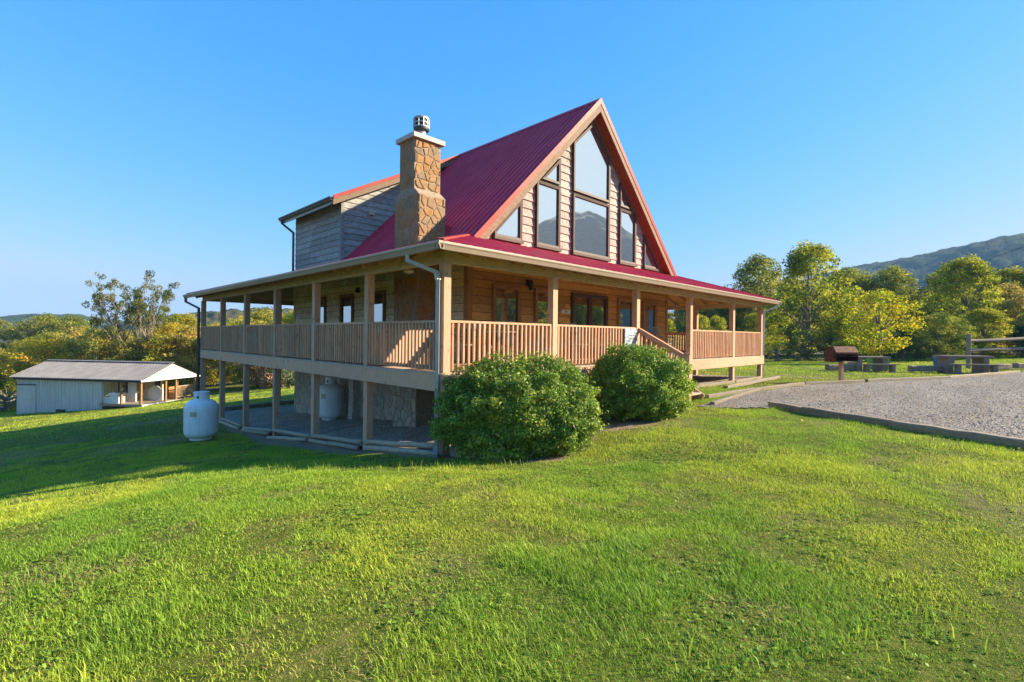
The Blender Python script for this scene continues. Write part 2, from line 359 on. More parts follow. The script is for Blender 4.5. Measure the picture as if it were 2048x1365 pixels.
# ------------------------------------------------------------------ terrain
CP = [(-4.86, -6.41, -1.60), (-6.99, -1.46, -1.86), (.09, -8.53, -1.55), (-1.7, -1.1, -1.72), (-1.6, .3, -1.86), (0, 0, -1.92), (0, 2.5, -2.26),
      (0, 4.9, -2.48), (0, 7.3, -2.71), (0, 9.7, -2.87), (0, 12.2, -2.95), (0, 14.7, -3.02), (8.9, 0, -1.43), (11.9, 0, -1.46), (14.6, 0, -1.43),
      (14.6, 14, -2.0), (7, 14.7, -2.75), (7, 6, -2.1), (2.5, 2.4, -2.0), (2.5, 8, -2.6), (2.5, 12.4, -2.95), (5.0, -6.6, -1.47), (5.7, -5.1, -1.47), (6.7, -3, -1.46), (4, -1, -1.60), (.8, -1.7, -1.78),
      (2.5, -1.5, -1.66), (2, -4, -1.56), (28.8, -7, -1.42), (20, -2, -1.46), (20, -12, -1.4), (35, 5, -1.7), (-1.4, 8.5, -2.76), (-3, 4, -2.4),
      (-4.86, 43.65, -5.95), (1.22, 35.6, -5.1), (5.26, 38.6, -4.95), (-5.3, 22.3, -4.2), (-5.07, 6.8, -2.9), (7.1, 24.1, -3.5), (3.9, 27.3, -3.95),
      (10, 60, -6.3), (-30, 60, -8.5), (-22, 12, -5.0), (-40, 30, -8.5), (-25, -15, -3.5), (60, 0, -1.2), (60, 40, -3.2), (40, -40, 0.2), (-10, -40, -1.2), (30, -20, -1.0), (40, 18, -2.4)]
_cp = np.array(CP, float)
def _tps(d2): return np.where(d2 > 0, .5 * d2 * np.log(d2 + 1e-12), 0)
_n = len(_cp); _K = _tps(((_cp[:, None, :2] - _cp[None, :, :2]) ** 2).sum(-1)) + np.eye(_n) * .6
_Pm = np.c_[np.ones(_n), _cp[:, :2]]
_A = np.block([[_K, _Pm], [_Pm.T, np.zeros((3, 3))]])
_w = np.linalg.solve(_A, np.r_[_cp[:, 2], 0, 0, 0])
def hgt(x, y, fine=True):
    x = np.atleast_1d(np.asarray(x, float)); y = np.atleast_1d(np.asarray(y, float)); sh = x.shape; x = x.ravel(); y = y.ravel()
    xc = np.clip(x, -60, 80); yc = np.clip(y, -60, 90); out = np.empty(len(x))
    for i in range(0, len(x), 60000):
        d2 = (xc[i:i + 60000, None] - _cp[None, :, 0]) ** 2 + (yc[i:i + 60000, None] - _cp[None, :, 1]) ** 2
        out[i:i + 60000] = _tps(d2) @ _w[:_n] + _w[_n] + _w[_n + 1] * xc[i:i + 60000] + _w[_n + 2] * yc[i:i + 60000]
    r = np.hypot(x - 5, y - 8); k = sstep(50, 130, r); out = out * (1 - k) - 6.0 * k
    if fine:
        near = 1 - sstep(20, 40, r)
        out += near * (.05 * (fbm(x * .8, y * .8, 3) - .5) + .025 * (vnoise(x * 3.1, y * 3.1, 9) - .5))
    return out.reshape(sh)
def H(x, y): return float(hgt(x, y)[0])

GRAVEL = [(6.75, -2.95), (6.35, -3.75), (5.75, -5.05), (5.25, -6.2), (4.9, -7.0), (3.4, -10.5), (2, -16), (30, -22), (48, -12), (29.5, -7.1), (20, -4.55), (14.3, -2.85), (12.6, -2.0), (9.2, -1.75), (5.75, -1.55), (5.9, -2.35), (6.3, -2.75)]
UNDER = [(-.02, -.02), (14.7, -.02), (14.7, 14.85), (-.02, 14.85)]
BARE = [(-.42, 1.0), (-.22, -.1), (.15, -.3), (.15, 11), (-.25, 11), (-.5, 8.0), (-.7, 6.0), (-.6, 4.0), (-.5, 2.5)]
BEDS = [(-.15, -.1), (.1, -1.5), (.6, -1.95), (1.5, -1.75), (2.4, -1.3), (3.2, -1.75), (4.3, -1.85), (5.2, -1.35), (6.2, -1.25), (6.3, 0), (0, 0)]
def axis(lo, hi, near_lo, near_hi, step, far):
    a = list(np.arange(near_lo, near_hi + 1e-6, step)); s = step; x = near_lo
    left = []
    while x > lo: s *= 1.25; x -= s; left.append(max(x, lo))
    s = step; x = near_hi; right = []
    while x < hi: s *= 1.25; x += s; right.append(min(x, hi))
    return np.array(left[::-1] + a + right)
gx = axis(-4500, 4500, -12, 22, .16, 0); gy = axis(-4500, 4500, -12, 18, .16, 0)
XX, YY = np.meshgrid(gx, gy); ZZ = hgt(XX, YY)
dirtm = in_poly(XX, YY, BARE) * 1.0
dirtm = np.maximum(dirtm, in_poly(XX, YY, BEDS) * 1.0)
dirtm = np.maximum(dirtm, sstep(.66, .74, fbm(XX * .55, YY * .55, 21, 3)) * .35)
woodm = sstep(46, 60, np.hypot(XX - 4, YY - 2)) * 1.0
nx, ny = len(gx), len(gy)
me = bpy.data.meshes.new('lawn')
vt = np.stack([XX, YY, ZZ], -1).reshape(-1, 3)
idx = (np.arange(ny - 1)[:, None] * nx + np.arange(nx - 1)[None, :]).ravel()
quads = np.stack([idx, idx + 1, idx + nx + 1, idx + nx], 1)
def raw_mesh(name, verts, faces, cols=None, attr='Col', smooth=False):
    "fast mesh from numpy arrays; faces (n,k)"
    me = bpy.data.meshes.new(name); n, k = faces.shape
    me.vertices.add(len(verts)); me.vertices.foreach_set('co', np.ascontiguousarray(verts, np.float32).ravel())
    me.loops.add(n * k); me.loops.foreach_set('vertex_index', np.ascontiguousarray(faces, np.int32).ravel())
    me.polygons.add(n); me.polygons.foreach_set('loop_start', np.arange(0, n * k, k, dtype=np.int32))
    if smooth: me.polygons.foreach_set('use_smooth', np.ones(n, bool))
    me.update(calc_edges=True)
    if cols is not None:
        a = me.color_attributes.new(attr, 'FLOAT_COLOR', 'POINT')
        a.data.foreach_set('color', np.c_[cols, np.ones(len(cols))].astype(np.float32).ravel())
    return me
me = raw_mesh('lawn', vt, quads, np.stack([dirtm.ravel(), woodm.ravel(), np.zeros(nx * ny)], 1), 'Mask', True)
lawn = link_mesh('ground', me, M['lawn_ground']); tag(lawn, 'mown green lawn sloping down around the house', 'lawn', kind='structure')

def sheet(name, poly, step, lift, mat, label, cat):
    xs = [p[0] for p in poly]; ys = [p[1] for p in poly]
    ax = np.arange(min(xs), max(xs) + step, step); ay = np.arange(min(ys), max(ys) + step, step)
    X, Y = np.meshgrid(ax, ay); Z = hgt(X, Y) + lift; w = len(ax)
    i = (np.arange(len(ay) - 1)[:, None] * w + np.arange(w - 1)[None, :]).ravel()
    q = np.stack([i, i + 1, i + w + 1, i + w], 1)
    cx = X.ravel()[q].mean(1); cy = Y.ravel()[q].mean(1); q = q[in_poly(cx, cy, poly)]
    used = np.unique(q); mp = np.zeros(X.size, int); mp[used] = np.arange(len(used))
    me = raw_mesh(name, np.stack([X, Y, Z], -1).reshape(-1, 3)[used], mp[q], None, smooth=True)
    return tag(link_mesh(name, me, mat), label, cat, kind='structure')
sheet('gravel_drive', GRAVEL, .14, .022, M['gravel'], 'grey gravel parking area behind the weathered timber edging', 'gravel')
sheet('gravel_bed', [(.06, .1), (14.55, .1), (14.55, 14.7), (.06, 14.7)], .15, .05, M['gravel_shade_lifted'], 'grey gravel bed under the raised porch', 'gravel')

def stones_stuff(name, poly, n, smin, smax, lift, label, dens=None, seed=1):
    r = np.random.default_rng(seed); xs = [p[0] for p in poly]; ys = [p[1] for p in poly]
    Y = 6 + (36 - 6) * r.random(n * 5) ** 1.7; X = Y * (r.random(n * 5) * 2.3 - 1.15)
    x = CAM[0] + X * RT[0] + Y * FW[0]; y = CAM[1] + X * RT[1] + Y * FW[1]
    k = in_poly(x, y, poly); x = x[k][:n]; y = y[k][:n]; n = len(x); z = hgt(x, y) + lift
    s = smin + (smax - smin) * r.random(n) ** 3
    base = np.array([(1, 0, 0), (-.5, .87, 0), (-.5, -.87, 0), (.2, .1, .8), (.1, -.1, -.6)])
    f = np.array([(0, 1, 3), (1, 2, 3), (2, 0, 3), (1, 0, 4), (2, 1, 4), (0, 2, 4)])
    a = r.random(n) * 6.28; ca, sa = np.cos(a), np.sin(a)
    bx = base[None] * (1 + .5 * (r.random((n, 5, 3)) - .5)) * s[:, None, None]
    vx = bx[..., 0] * ca[:, None] - bx[..., 1] * sa[:, None] + x[:, None]; vy = bx[..., 0] * sa[:, None] + bx[..., 1] * ca[:, None] + y[:, None]
    vz = bx[..., 2] * .8 + z[:, None]
    V = np.stack([vx, vy, vz], -1).reshape(-1, 3); F = (f[None] + 5 * np.arange(n)[:, None, None]).reshape(-1, 3)
    g = .12 + .30 * r.random(n); c = np.repeat(np.stack([g * 1.12, g, g * .85], 1), 5, 0)
    me = raw_mesh(name, V, F, c); return tag(link_mesh(name, me, M['pebble']), label, 'gravel', kind='stuff')
t = NT('pebble'); at = t.node('ShaderNodeVertexColor', layer_name='Col'); t.principled(at.outputs['Color'], .85, None, 0, .25)
stones_stuff('loose_gravel', GRAVEL, 26000, .007, .022, .025, 'loose grey gravel stones scattered over the parking area')
stones_stuff('loose_gravel', [(.1, .3), (14.5, .3), (14.5, 14.6), (.1, 14.6)], 9000, .010, .03, .055, 'loose grey gravel stones under the raised porch', seed=4)

# ------------------------------------------------------------------ the house
HX0, HX1, HY0, HY1, DK = 2.53, 11.93, 2.44, 12.46, -.60
RX, RZ, EX, EZ = 7.23, 6.98, 2.45, 2.24          # ridge and eave of the steep main roof
PX1, PY1, PS = 14.63, 14.78, .14                 # outer faces of the porch posts, post size
OH, GZ, WZ = .37, 1.42, 2.32                     # porch eave overhang, eave height, height where porch roof meets the wall
house = empty('timber_house', (7.2, 7.4, -2.6))
tag(house, 'timber house with steep red metal roof and wraparound raised porch', 'house')
HO = Vector((7.2, 7.4, -2.6))
class HB(MB):
    "parts of the house: world coordinates, parented without moving"
    def build(s, name, mat, parent=None, smooth=False):
        o = MB.build(s, name, mat, parent, smooth)
        if parent is not None: o.matrix_parent_inverse = Matrix.Translation(-HO)
        return o
def hpart(name): 
    o = empty(name, (0, 0, 0), 0, house); o.matrix_parent_inverse = Matrix.Translation(-HO); return o
class SB(MB):
    "sub-parts: their parent already carries the offset, so local = world"
    def build(s, name, mat, parent, smooth=False): return MB.build(s, name, mat, parent, smooth)

mf = lambda a, b, n: Vector((a, HY0 - n, b))      # front wall: along x, up, outwards
ml = lambda a, b, n: Vector((HX0 - n, a, b))      # left wall: along y, up, outwards

# --- walls and lapped siding
wall = HB().prism([(HX0, HY0, DK - .02), (HX1, HY0, DK - .02), (HX1, HY0, 2.14), (RX, HY0, RZ - .16), (HX0, HY0, 2.14)], (0, HY1 - HY0, 0)).build('wall', M['frame_dark'], house)
def board(m, a0, a1, b, h, mat, parent, cut0=None, cut1=None, thick=.03, lean=.006):
    "one lapped board: thicker at its lower edge; cut0/cut1 give the end positions at the top edge"
    t0 = a0 if cut0 is None else cut0; t1 = a1 if cut1 is None else cut1
    vs = [m(a0, b, 0), m(a1, b, 0), m(a1, b, thick), m(a0, b, thick), m(t0, b + h, 0), m(t1, b + h, 0), m(t1, b + h, lean), m(t0, b + h, lean)]
    return SB().add(vs, [(0, 1, 2, 3), (4, 7, 6, 5), (3, 2, 6, 7), (0, 4, 5, 1), (0, 3, 7, 4), (1, 5, 6, 2)]).build('siding_board', mat, parent)
rr = random.Random(3)
def split_course(a0, a1, lo=2.4, hi=4.6):
    xs = [a0]
    while a1 - xs[-1] > hi + .4: xs.append(xs[-1] + rr.uniform(lo, hi))
    xs.append(a1); return list(zip(xs[:-1], xs[1:]))
b = DK
while b < 1.95:                                   # lower front wall and left wall under the porch roof
    for a0, a1 in split_course(HX0 + .1, HX1 - .1): board(mf, a0 + .002, a1 - .002, b + .012, .183, M['siding_front'], wall, thick=.04, lean=.012)
    for a0, a1 in split_course(HY0 + .1, HY1 - .1): board(ml, a0 + .002, a1 - .002, b + .012, .183, M['siding_left'], wall, thick=.04, lean=.012)
    b += .194
b = 2.25; ch = .2145
while b < 6.7:                                    # gable courses, ends cut to the roof slope
    k = lambda z: (z + .02 - EZ) * (RX - EX) / (RZ - EZ) + .30
    a0, a1, c0, c1 = EX + k(b), 2 * RX - EX - k(b), EX + k(b + ch), 2 * RX - EX - k(b + ch)
    if a1 - a0 < .1: break
    if c1 < c0: c0 = c1 = RX
    board(mf, max(a0, HX0), min(a1, HX1), b, ch + .002, M['siding_gable'], wall, max(c0, HX0), min(c1, HX1), .034)
    b += ch
SB().box(HX0 - .045, HX0 + .1, HY0 - .048, HY0, DK, 2.1).build('corner_trim', M['frame_brown'], wall)
SB().box(HX0 - .045, HX0, HY0, HY0 + .1, DK, 2.1).build('corner_trim', M['frame_brown'], wall)
SB().box(HX1 - .1, HX1 + .045, HY0 - .048, HY0, DK, 2.1).build('corner_trim', M['frame_brown'], wall)
SB().box(HX0 - .045, HX0, HY1 - .1, HY1 + .04, DK, 2.1).build('corner_trim', M['siding_left'], wall)

# --- windows
def inset(poly, w):
    n = len(poly); out = []
    area = sum(poly[i][0] * poly[(i + 1) % n][1] - poly[(i + 1) % n][0] * poly[i][1] for i in range(n)); sg = 1 if area > 0 else -1
    for i in range(n):
        p0, p1, p2 = (Vector(poly[(i + k) % n]) for k in (-1, 0, 1))
        d1 = (p1 - p0).normalized(); d2 = (p2 - p1).normalized()
        n1 = Vector((-d1.y, d1.x)) * sg; n2 = Vector((-d2.y, d2.x)) * sg
        bis = (n1 + n2); bis = bis / max(.2, bis.dot(n1) if bis.length else 1)
        out.append(tuple(p1 + bis * w))
    return out
def window(poly, m, fmat, gmat, fw=.07, front=.105, pane_n=.045, sill=True, name='window', mull=None, label=None):
    w = hpart(name)
    if label: w['label'] = label
    I = inset(poly, fw); n = len(poly); fb = SB()
    O0 = [m(*p, 0) for p in poly]; O1 = [m(*p, front) for p in poly]; I1 = [m(*p, front - .012) for p in I]; I0 = [m(*p, pane_n - .01) for p in I]
    vs = O0 + O1 + I1 + I0; fs = []
    for i in range(n):
        j = (i + 1) % n
        fs += [(i, j, n + j, n + i), (n + i, n + j, 2 * n + j, 2 * n + i), (2 * n + i, 2 * n + j, 3 * n + j, 3 * n + i)]
    fb.add(vs, fs).build('frame', fmat, w)
    SB().prism([m(*p, pane_n - .012) for p in inset(poly, fw - .012)], m(0, 0, pane_n) - m(0, 0, pane_n - .012)).build('pane', gmat, w)
    for x0, x1, z0, z1 in (mull or []):
        a = [m(x0, z0, pane_n), m(x1, z0, pane_n), m(x1, z1, pane_n), m(x0, z1, pane_n)]
        SB().prism(a, m(0, 0, front - .02) - m(0, 0, pane_n)).build('mullion', fmat, w)
    if sill:
        zb = min(p[1] for p in poly); xs = [p[0] for p in poly if p[1] < zb + .02]
        a = [m(min(xs) - .03, zb - .07, 0), m(max(xs) + .03, zb - .07, 0), m(max(xs) + .03, zb - .001, 0), m(min(xs) - .03, zb - .001, 0)]
        SB().prism(a, m(0, 0, front + .03) - m(0, 0, 0)).build('sill', fmat, w)
    return w
rk = lambda x, off: EZ + (min(x, 2 * RX - x) - EX) * (RZ - EZ) / (RX - EX) - off      # roof line height minus offset
S0 = 2.42; oi_ = .46
FD, GL = M['frame_dark'], M['glass']
def mir(poly): return [(2 * RX - .02 - x, z) for x, z in poly][::-1]
W1 = [(3.27, S0), (4.22, S0), (4.22, rk(4.22, .50)), (3.27, rk(3.27, .50))]
window(W1, mf, FD, GL); window(mir(W1), mf, FD, GL)
W2 = [(4.77, S0), (5.73, S0), (5.73, 4.12), (4.77, 4.12)]
W2u = [(4.96, 4.19), (5.73, 4.19), (5.73, rk(5.73, .56))]
window(W2, mf, FD, GL); window(mir(W2), mf, FD, GL); window(W2u, mf, FD, GL, sill=False); window(mir(W2u), mf, FD, GL, sill=False)
window([(6.31, S0), (8.13, S0), (8.13, 4.10), (6.31, 4.10)], mf, FD, GL)
window([(6.31, 4.17), (8.13, 4.17), (8.13, rk(8.13, .52)), (7.22, rk(7.22, .60)), (6.31, rk(6.31, .52))], mf, FD, GL, sill=False)
FB, GL2 = M['frame_brown'], M['glass_lower']
window([(3.25, -.15), (4.21, -.15), (4.21, 1.27), (3.25, 1.27)], mf, FB, GL2, .1)
window([(4.75, -.15), (5.70, -.15), (5.70, 1.27), (4.75, 1.27)], mf, FB, GL2, .1)
window([(6.31, DK + .02), (8.08, DK + .02), (8.08, 1.27), (6.31, 1.27)], mf, FD, GL2, .1, sill=False, name='patio_door', mull=[(7.11, 7.27, DK + .1, 1.17), (6.41, 7.11, -.52, -.3), (7.27, 7.98, -.52, -.3)])
window([(8.66, -.15), (9.60, -.15), (9.60, 1.27), (8.66, 1.27)], mf, FB, GL2, .1)
window([(10.17, -.15), (11.10, -.15), (11.10, 1.25), (10.17, 1.25)], mf, FB, GL2, .1)
for y0, y1 in ((5.98, 6.76), (7.84, 8.67), (9.75, 10.40)):
    window([(y0, -.1), (y1, -.1), (y1, 1.27), (y0, 1.27)], ml, FB, GL2, .08)

# --- roofs: ribbed metal sheets, each a piece of its own
def ribbed(O, U, V, N, u0, u1, vlo, vhi, mat, parent, pitch=.23, rib=.028, per=4, th=.016):
    O, U, V, N = Vector(O), Vector(U), Vector(V), Vector(N)
    k0 = math.floor(u0 / (pitch * per)); u = u0
    while u < u1 - .02:
        ue = min(u1, (math.floor(u / (pitch * per) + 1e-6) + 1) * pitch * per)
        pts = [(u, 0.0)]
        j = math.ceil((u - .04) / pitch)
        while j * pitch < ue + .04:
            c = j * pitch
            for du, n in ((-.04, 0), (-.02, rib), (.02, rib), (.04, 0)):
                if u < c + du < ue: pts.append((c + du, n))
            j += 1
        hit = [n for c, n in pts]
        def on_rib(q):
            d = abs(q / pitch - round(q / pitch)) * pitch
            return rib if d <= .02 else (0 if d >= .04 else rib * (.04 - d) / .02)
        pts[0] = (u, on_rib(u)); pts.append((ue, on_rib(ue)))
        # hips: add the break points of vlo/vhi by sampling finely enough (ribs do this)
        P = [(c, n) for c, n in pts if vhi(c) - vlo(c) > .004]
        if len(P) >= 2:
            n = len(P); vs = []
            for q, h in P: vs.append(O + U * q + V * vlo(q) + N * h)
            for q, h in P: vs.append(O + U * q + V * vhi(q) + N * h)
            for q, h in P: vs.append(O + U * q + V * vlo(q) + N * (h - th))
            for q, h in P: vs.append(O + U * q + V * vhi(q) + N * (h - th))
            fs = []
            for i in range(n - 1):
                fs += [(i, i + 1, n + i + 1, n + i), (2 * n + i, 3 * n + i, 3 * n + i + 1, 2 * n + i + 1), (i, 2 * n + i, 2 * n + i + 1, i + 1), (n + i, n + i + 1, 3 * n + i + 1, 3 * n + i)]
            fs += [(0, n, 3 * n, 2 * n), (n - 1, 3 * n - 1, 4 * n - 1, 2 * n - 1)]
            SB().add(vs, fs).build('roof_panel', mat, parent)
        u = ue
RED = M['roof_red']
roof = hpart('roof')
LV = math.hypot(RX - EX, RZ - EZ); vx, vz = (RX - EX) / LV, (RZ - EZ) / LV
YR0, YR1 = 2.13, 12.75
DY0 = 8.52                                          # front edge of the shed dormer roof
ribbed((EX, 0, EZ), (0, 1, 0), (vx, 0, vz), (-vz, 0, vx), YR0, YR1, lambda u: 0, lambda u: LV, RED, roof)
ribbed((2 * RX - EX, 0, EZ), (0, 1, 0), (-vx, 0, vz), (vz, 0, vx), YR0, YR1, lambda u: 0, lambda u: LV, RED, roof)
SB().add([(RX - .12, YR0 - .01, RZ - .075), (RX, YR0 - .01, RZ + .055), (RX + .12, YR0 - .01, RZ - .075), (RX - .12, YR1 + .01, RZ - .075), (RX, YR1 + .01, RZ + .055), (RX + .12, YR1 + .01, RZ - .075)],
         [(0, 1, 4, 3), (1, 2, 5, 4), (0, 3, 5, 2), (0, 2, 1), (3, 4, 5)]).build('ridge_cap', RED, roof)
for sgn in (-1, 1):                                 # rakes of the gable
    E0 = Vector((RX + sgn * (RX - EX), 0, EZ)); T0 = Vector((RX, 0, RZ)); N0 = Vector((sgn * vz, 0, vx)); d = (T0 - E0).normalized()
    def strip(name, n0, n1, y0, y1, mat, ext=0.0):
        a, b_ = E0 - d * .02, T0 + d * 0
        # mitre both halves at the ridge by running each to the centre line
        def at(p, n): return p + N0 * n
        q0, q1 = at(a, n0), at(a, n1)
        top = []
        for n in (n1, n0):
            q = at(T0, n); k = (RX - q.x) / d.x if abs(d.x) > 1e-6 else 0; top.append(q + d * k)
        SB().prism([(p.x, y0, p.z) for p in (q0, q1, top[0], top[1])], (0, y1 - y0, 0)).build(name, mat, roof)
    strip('rake_trim', -.085, .045, YR0 - .045, YR0 - .004, M['trim_red'])
    strip('rake_fascia', -.245, -.088, YR0 - .03, YR0 + .008, M['fascia_wood'])
    strip('soffit', -.20, -.18, YR0 + .01, HY0 - .002, M['soffit_wood'])
    strip('rake_board', -.33, -.202, HY0 - .075, HY0 - .04, M['soffit_wood'] if sgn > 0 else M['fascia_wood'])
# shed dormer on the left slope
dorm = hpart('dormer')
DX, DZ = 2.12, 4.30; ds = (RZ - .02 - DZ) / (RX - DX); DLV = math.hypot(RX - DX, RZ - .02 - DZ); dvx, dvz = (RX - DX) / DLV, (RZ - .02 - DZ) / DLV
ribbed((DX, 0, DZ), (0, 1, 0), (dvx, 0, dvz), (-dvz, 0, dvx), DY0, YR1, lambda u: 0, lambda u: DLV - .06, RED, dorm)
dz = lambda x: DZ + (x - DX) * ds
CY = 8.76
cheek = [(HX0, CY, 2.1), (HX0, CY, dz(HX0) - .14), (RX - .3, CY, dz(RX - .3) - .14)]
SB().prism(cheek, (0, HY1 - CY, 0)).build('dormer_wall', M['siding_grey'], dorm)
md = lambda a, b, n: Vector((a, CY - n, b))
b = 2.3
while b < dz(HX0) - .2:
    for a0, a1 in split_course(CY + .06, HY1, 1.6, 2.4): board(ml, a0, a1, b, .202, M['siding_grey'], dorm, thick=.028)
    b += .2
b = 2.3
while b < 6.2:
    xr = lambda z: EX + (z - EZ) * (RX - EX) / (RZ - EZ) + .02            # main roof surface
    xl = lambda z: max(HX0, DX + (z + .15 - DZ) / ds)                     # under the dormer roof
    a0, a1, c0, c1 = xl(b), xr(b), xl(b + .2), xr(b + .2)
    if a1 - a0 > .03 and c1 > c0: board(md, a0, a1, b, .203, M['siding_grey'], dorm, c0, c1, .03)
    b += .2
SB().box(HX0 - .05, HX0 + .06, CY - .045, CY + .06, 2.3, dz(HX0) - .16).build('corner_trim', M['siding_grey'], dorm)
def dstrip(name, n0, n1, y0, y1, mat, x1=RX - .1):
    p = [(DX - .01, n0), (DX - .01, n1), (x1, n1), (x1, n0)]
    SB().prism([(x - 0 * n, y0, dz(x) + n) for x, n in p], (0, y1 - y0, 0)).build(name, mat, dorm)
dstrip('rake_trim', -.065, .06, DY0 - .04, DY0 - .002, M['trim_red']); dstrip('rake_fascia', -.24, -.068, DY0 - .025, DY0 + .01, M['fascia_wood']); dstrip('soffit', -.2, -.18, DY0 + .012, CY - .002, M['soffit_wood'])
SB().box(DX - .005, DX + .025, DY0, YR1, DZ - .21, DZ - .035).build('eave_fascia', M['pipe_grey'], dorm)
for i in range(7):
    y = CY + .1 + i * .61
    SB().bar((DX + .03, y, dz(DX) - .12), (HX0 + .2, y, dz(HX0 + .2) - .12), .045, .13).build('rafter', M['rafter_wood'], dorm)

# --- porch roof
proof = hpart('porch_roof')
EX0, EY0, EX1, EY1 = -OH, -OH, PX1 + OH, PY1 + OH
def side(O, U, V, run, u0, u1, h0, h1):
    rise = WZ - GZ; L = math.hypot(run, rise); Vv = Vector(V) * (run / L) + Vector((0, 0, rise / L)); N = Vector(V) * (-rise / L) + Vector((0, 0, run / L))
    ribbed(O, U, Vv, N, u0, u1, lambda u: 0, lambda u: L * max(0, min(1, (u - u0) / h0, (u1 - u) / h1)), RED, proof)
    P = [Vector(O) + Vector(U) * u0, Vector(O) + Vector(U) * u1, Vector(O) + Vector(U) * (u1 - h1) + Vv * L, Vector(O) + Vector(U) * (u0 + h0) + Vv * L]
    SB().prism([p - N * .05 for p in P], -N * .022).build('ceiling_boards', M['ceiling_wood'], proof)
side((EX0, 0, GZ), (0, 1, 0), (1, 0, 0), HX0 - EX0, EY0, EY1, HY0 - EY0, EY1 - HY1)
side((0, EY0, GZ), (1, 0, 0), (0, 1, 0), HY0 - EY0, EX0, EX1, HX0 - EX0, EX1 - HX1)
side((EX1, 0, GZ), (0, 1, 0), (-1, 0, 0), EX1 - HX1, EY0, EY1, HY0 - EY0, EY1 - HY1)
side((0, EY1, GZ), (1, 0, 0), (0, -1, 0), EY1 - HY1, EX0, EX1, HX0 - EX0, EX1 - HX1)
for a, c in (((EX0, EY0), (HX0, HY0)), ((EX1, EY0), (HX1, HY0)), ((EX0, EY1), (HX0, HY1)), ((EX1, EY1), (HX1, HY1))):
    SB().bar((a[0], a[1], GZ + .03), (c[0], c[1], WZ + .03), .12, .03).build('hip_cap', M['trim_red'], proof)
zl = lambda x: GZ + (x - EX0) * (WZ - GZ) / (HX0 - EX0); zf = lambda y: GZ + (y - EY0) * (WZ - GZ) / (HY0 - EY0); zr_ = lambda x: GZ + (EX1 - x) * (WZ - GZ) / (EX1 - HX1); zb_ = lambda y: GZ + (EY1 - y) * (WZ - GZ) / (EY1 - HY1)
RW = M['rafter_wood']
y = .35
while y < PY1 - .2:
    lim = min(HX0, EX0 + (y - EY0) * (HX0 - EX0) / (HY0 - EY0), EX0 + (EY1 - y) * (HX0 - EX0) / (EY1 - HY1))
    if lim > .3:
        SB().bar((-.27, y, zl(-.27) - .142), (lim, y, zl(lim) - .142), .042, .12).build('rafter', RW, proof)
        lr = EX1 - (lim - EX0) * (EX1 - HX1) / (HX0 - EX0)
        SB().bar((PX1 + .27, y, zr_(PX1 + .27) - .142), (lr, y, zr_(lr) - .142), .042, .12).build('rafter', RW, proof)
    y += .61
x = .35
while x < PX1 - .2:
    lim = min(HY0, EY0 + (x - EX0) * (HY0 - EY0) / (HX0 - EX0), EY0 + (EX1 - x) * (HY0 - EY0) / (EX1 - HX1))
    if lim > .3:
        SB().bar((x, -.27, zf(-.27) - .142), (x, lim, zf(lim) - .142), .042, .12).build('rafter', RW, proof)
    x += .61
BW = M['beam_wood']
BZ0, BZ1 = 1.19, 1.372
HB().box(.03, .115, .03, PY1 - .03, BZ0, BZ1).build('beam', BW, house); HB().box(.118, PX1 - .118, .03, .115, BZ0, BZ1).build('beam', BW, house)
HB().box(PX1 - .115, PX1 - .03, .03, PY1 - .03, BZ0, BZ1).build('beam', BW, house); HB().box(.118, PX1 - .118, PY1 - .115, PY1 - .03, BZ0, BZ1).build('beam', BW, house)

# --- gutters with a lip, and their downspouts
def gutter(a, b, out, mat, parent, z):
    a = Vector((*a, z)); b = Vector((*b, z)); o = Vector((*out, 0))
    prof = [(.01, 0), (.01, -.115), (.075, -.115), (.10, -.055), (.118, -.03), (.118, .004), (.108, .004), (.104, -.028), (.088, -.05), (.066, -.106), (.02, -.106), (.02, 0)]
    n = len(prof); vs = [p + o * q + Vector((0, 0, h)) for p in (a, b) for q, h in prof]
    fs = [(i, (i + 1) % n, n + (i + 1) % n, n + i) for i in range(n)]
    for e in (0, n):
        fs += [tuple(e + i for i in (0, 1, 10, 11)), tuple(e + i for i in (1, 2, 9, 10)), tuple(e + i for i in (2, 3, 8, 9)), tuple(e + i for i in (3, 4, 7, 8)), tuple(e + i for i in (4, 5, 6, 7))]
    bld = HB() if parent is house else SB()
    g = bld.add(vs, fs).build('gutter', mat, parent)
    return g
GT = M['gutter_tan']; gz = GZ - .015
gutter((EX0, EY0 - .118), (EX0, EY1 + .118), (-1, 0), GT, house, gz)
gutter((EX0 - .118, EY0), (EX1 + .118, EY0), (0, -1), GT, house, gz)
gutter((EX1, EY0 - .118), (EX1, EY1 + .118), (1, 0), GT, house, gz)
gutter((DX, DY0 - .02), (DX, YR1 + .05), (-1, 0), M['gutter_dark'], dorm, DZ)
def spout(pts, mat, parent=house, w=.075):
    bld = HB() if parent is house else SB()
    for p, q in zip(pts[:-1], pts[1:]):
        d = (Vector(q) - Vector(p)).normalized(); bld.bar(Vector(p) - d * .012, Vector(q) + d * .012, w, w * .8, (1, -1, .01) if abs(d.z) > .98 else (0, 0, 1))
    o = bld.build('downspout', mat, parent); return o
gc = H(-.05, 0)
spout([(-.42, .42, 1.30), (-.42, .42, 1.20), (-.08, .10, 1.02), (-.08, .06, .9), (-.08, .06, gc + .14), (-.22, -.10, gc + .05)], M['pipe_grey'])
spout([(-.42, EY1 - .05, 1.30), (-.42, EY1 - .05, 1.16), (-.085, PY1 - .05, .92), (-.085, PY1 - .05, H(0, 14.7) + .05)], M['gutter_dark'])
spout([(EX1 - .1, EY0 - .05, 1.30), (EX1 - .1, EY0 - .05, 1.22), (PX1 + .06, -.02, 1.02), (PX1 + .06, .02, H(PX1, 0) + .1)], M['pipe_white'])
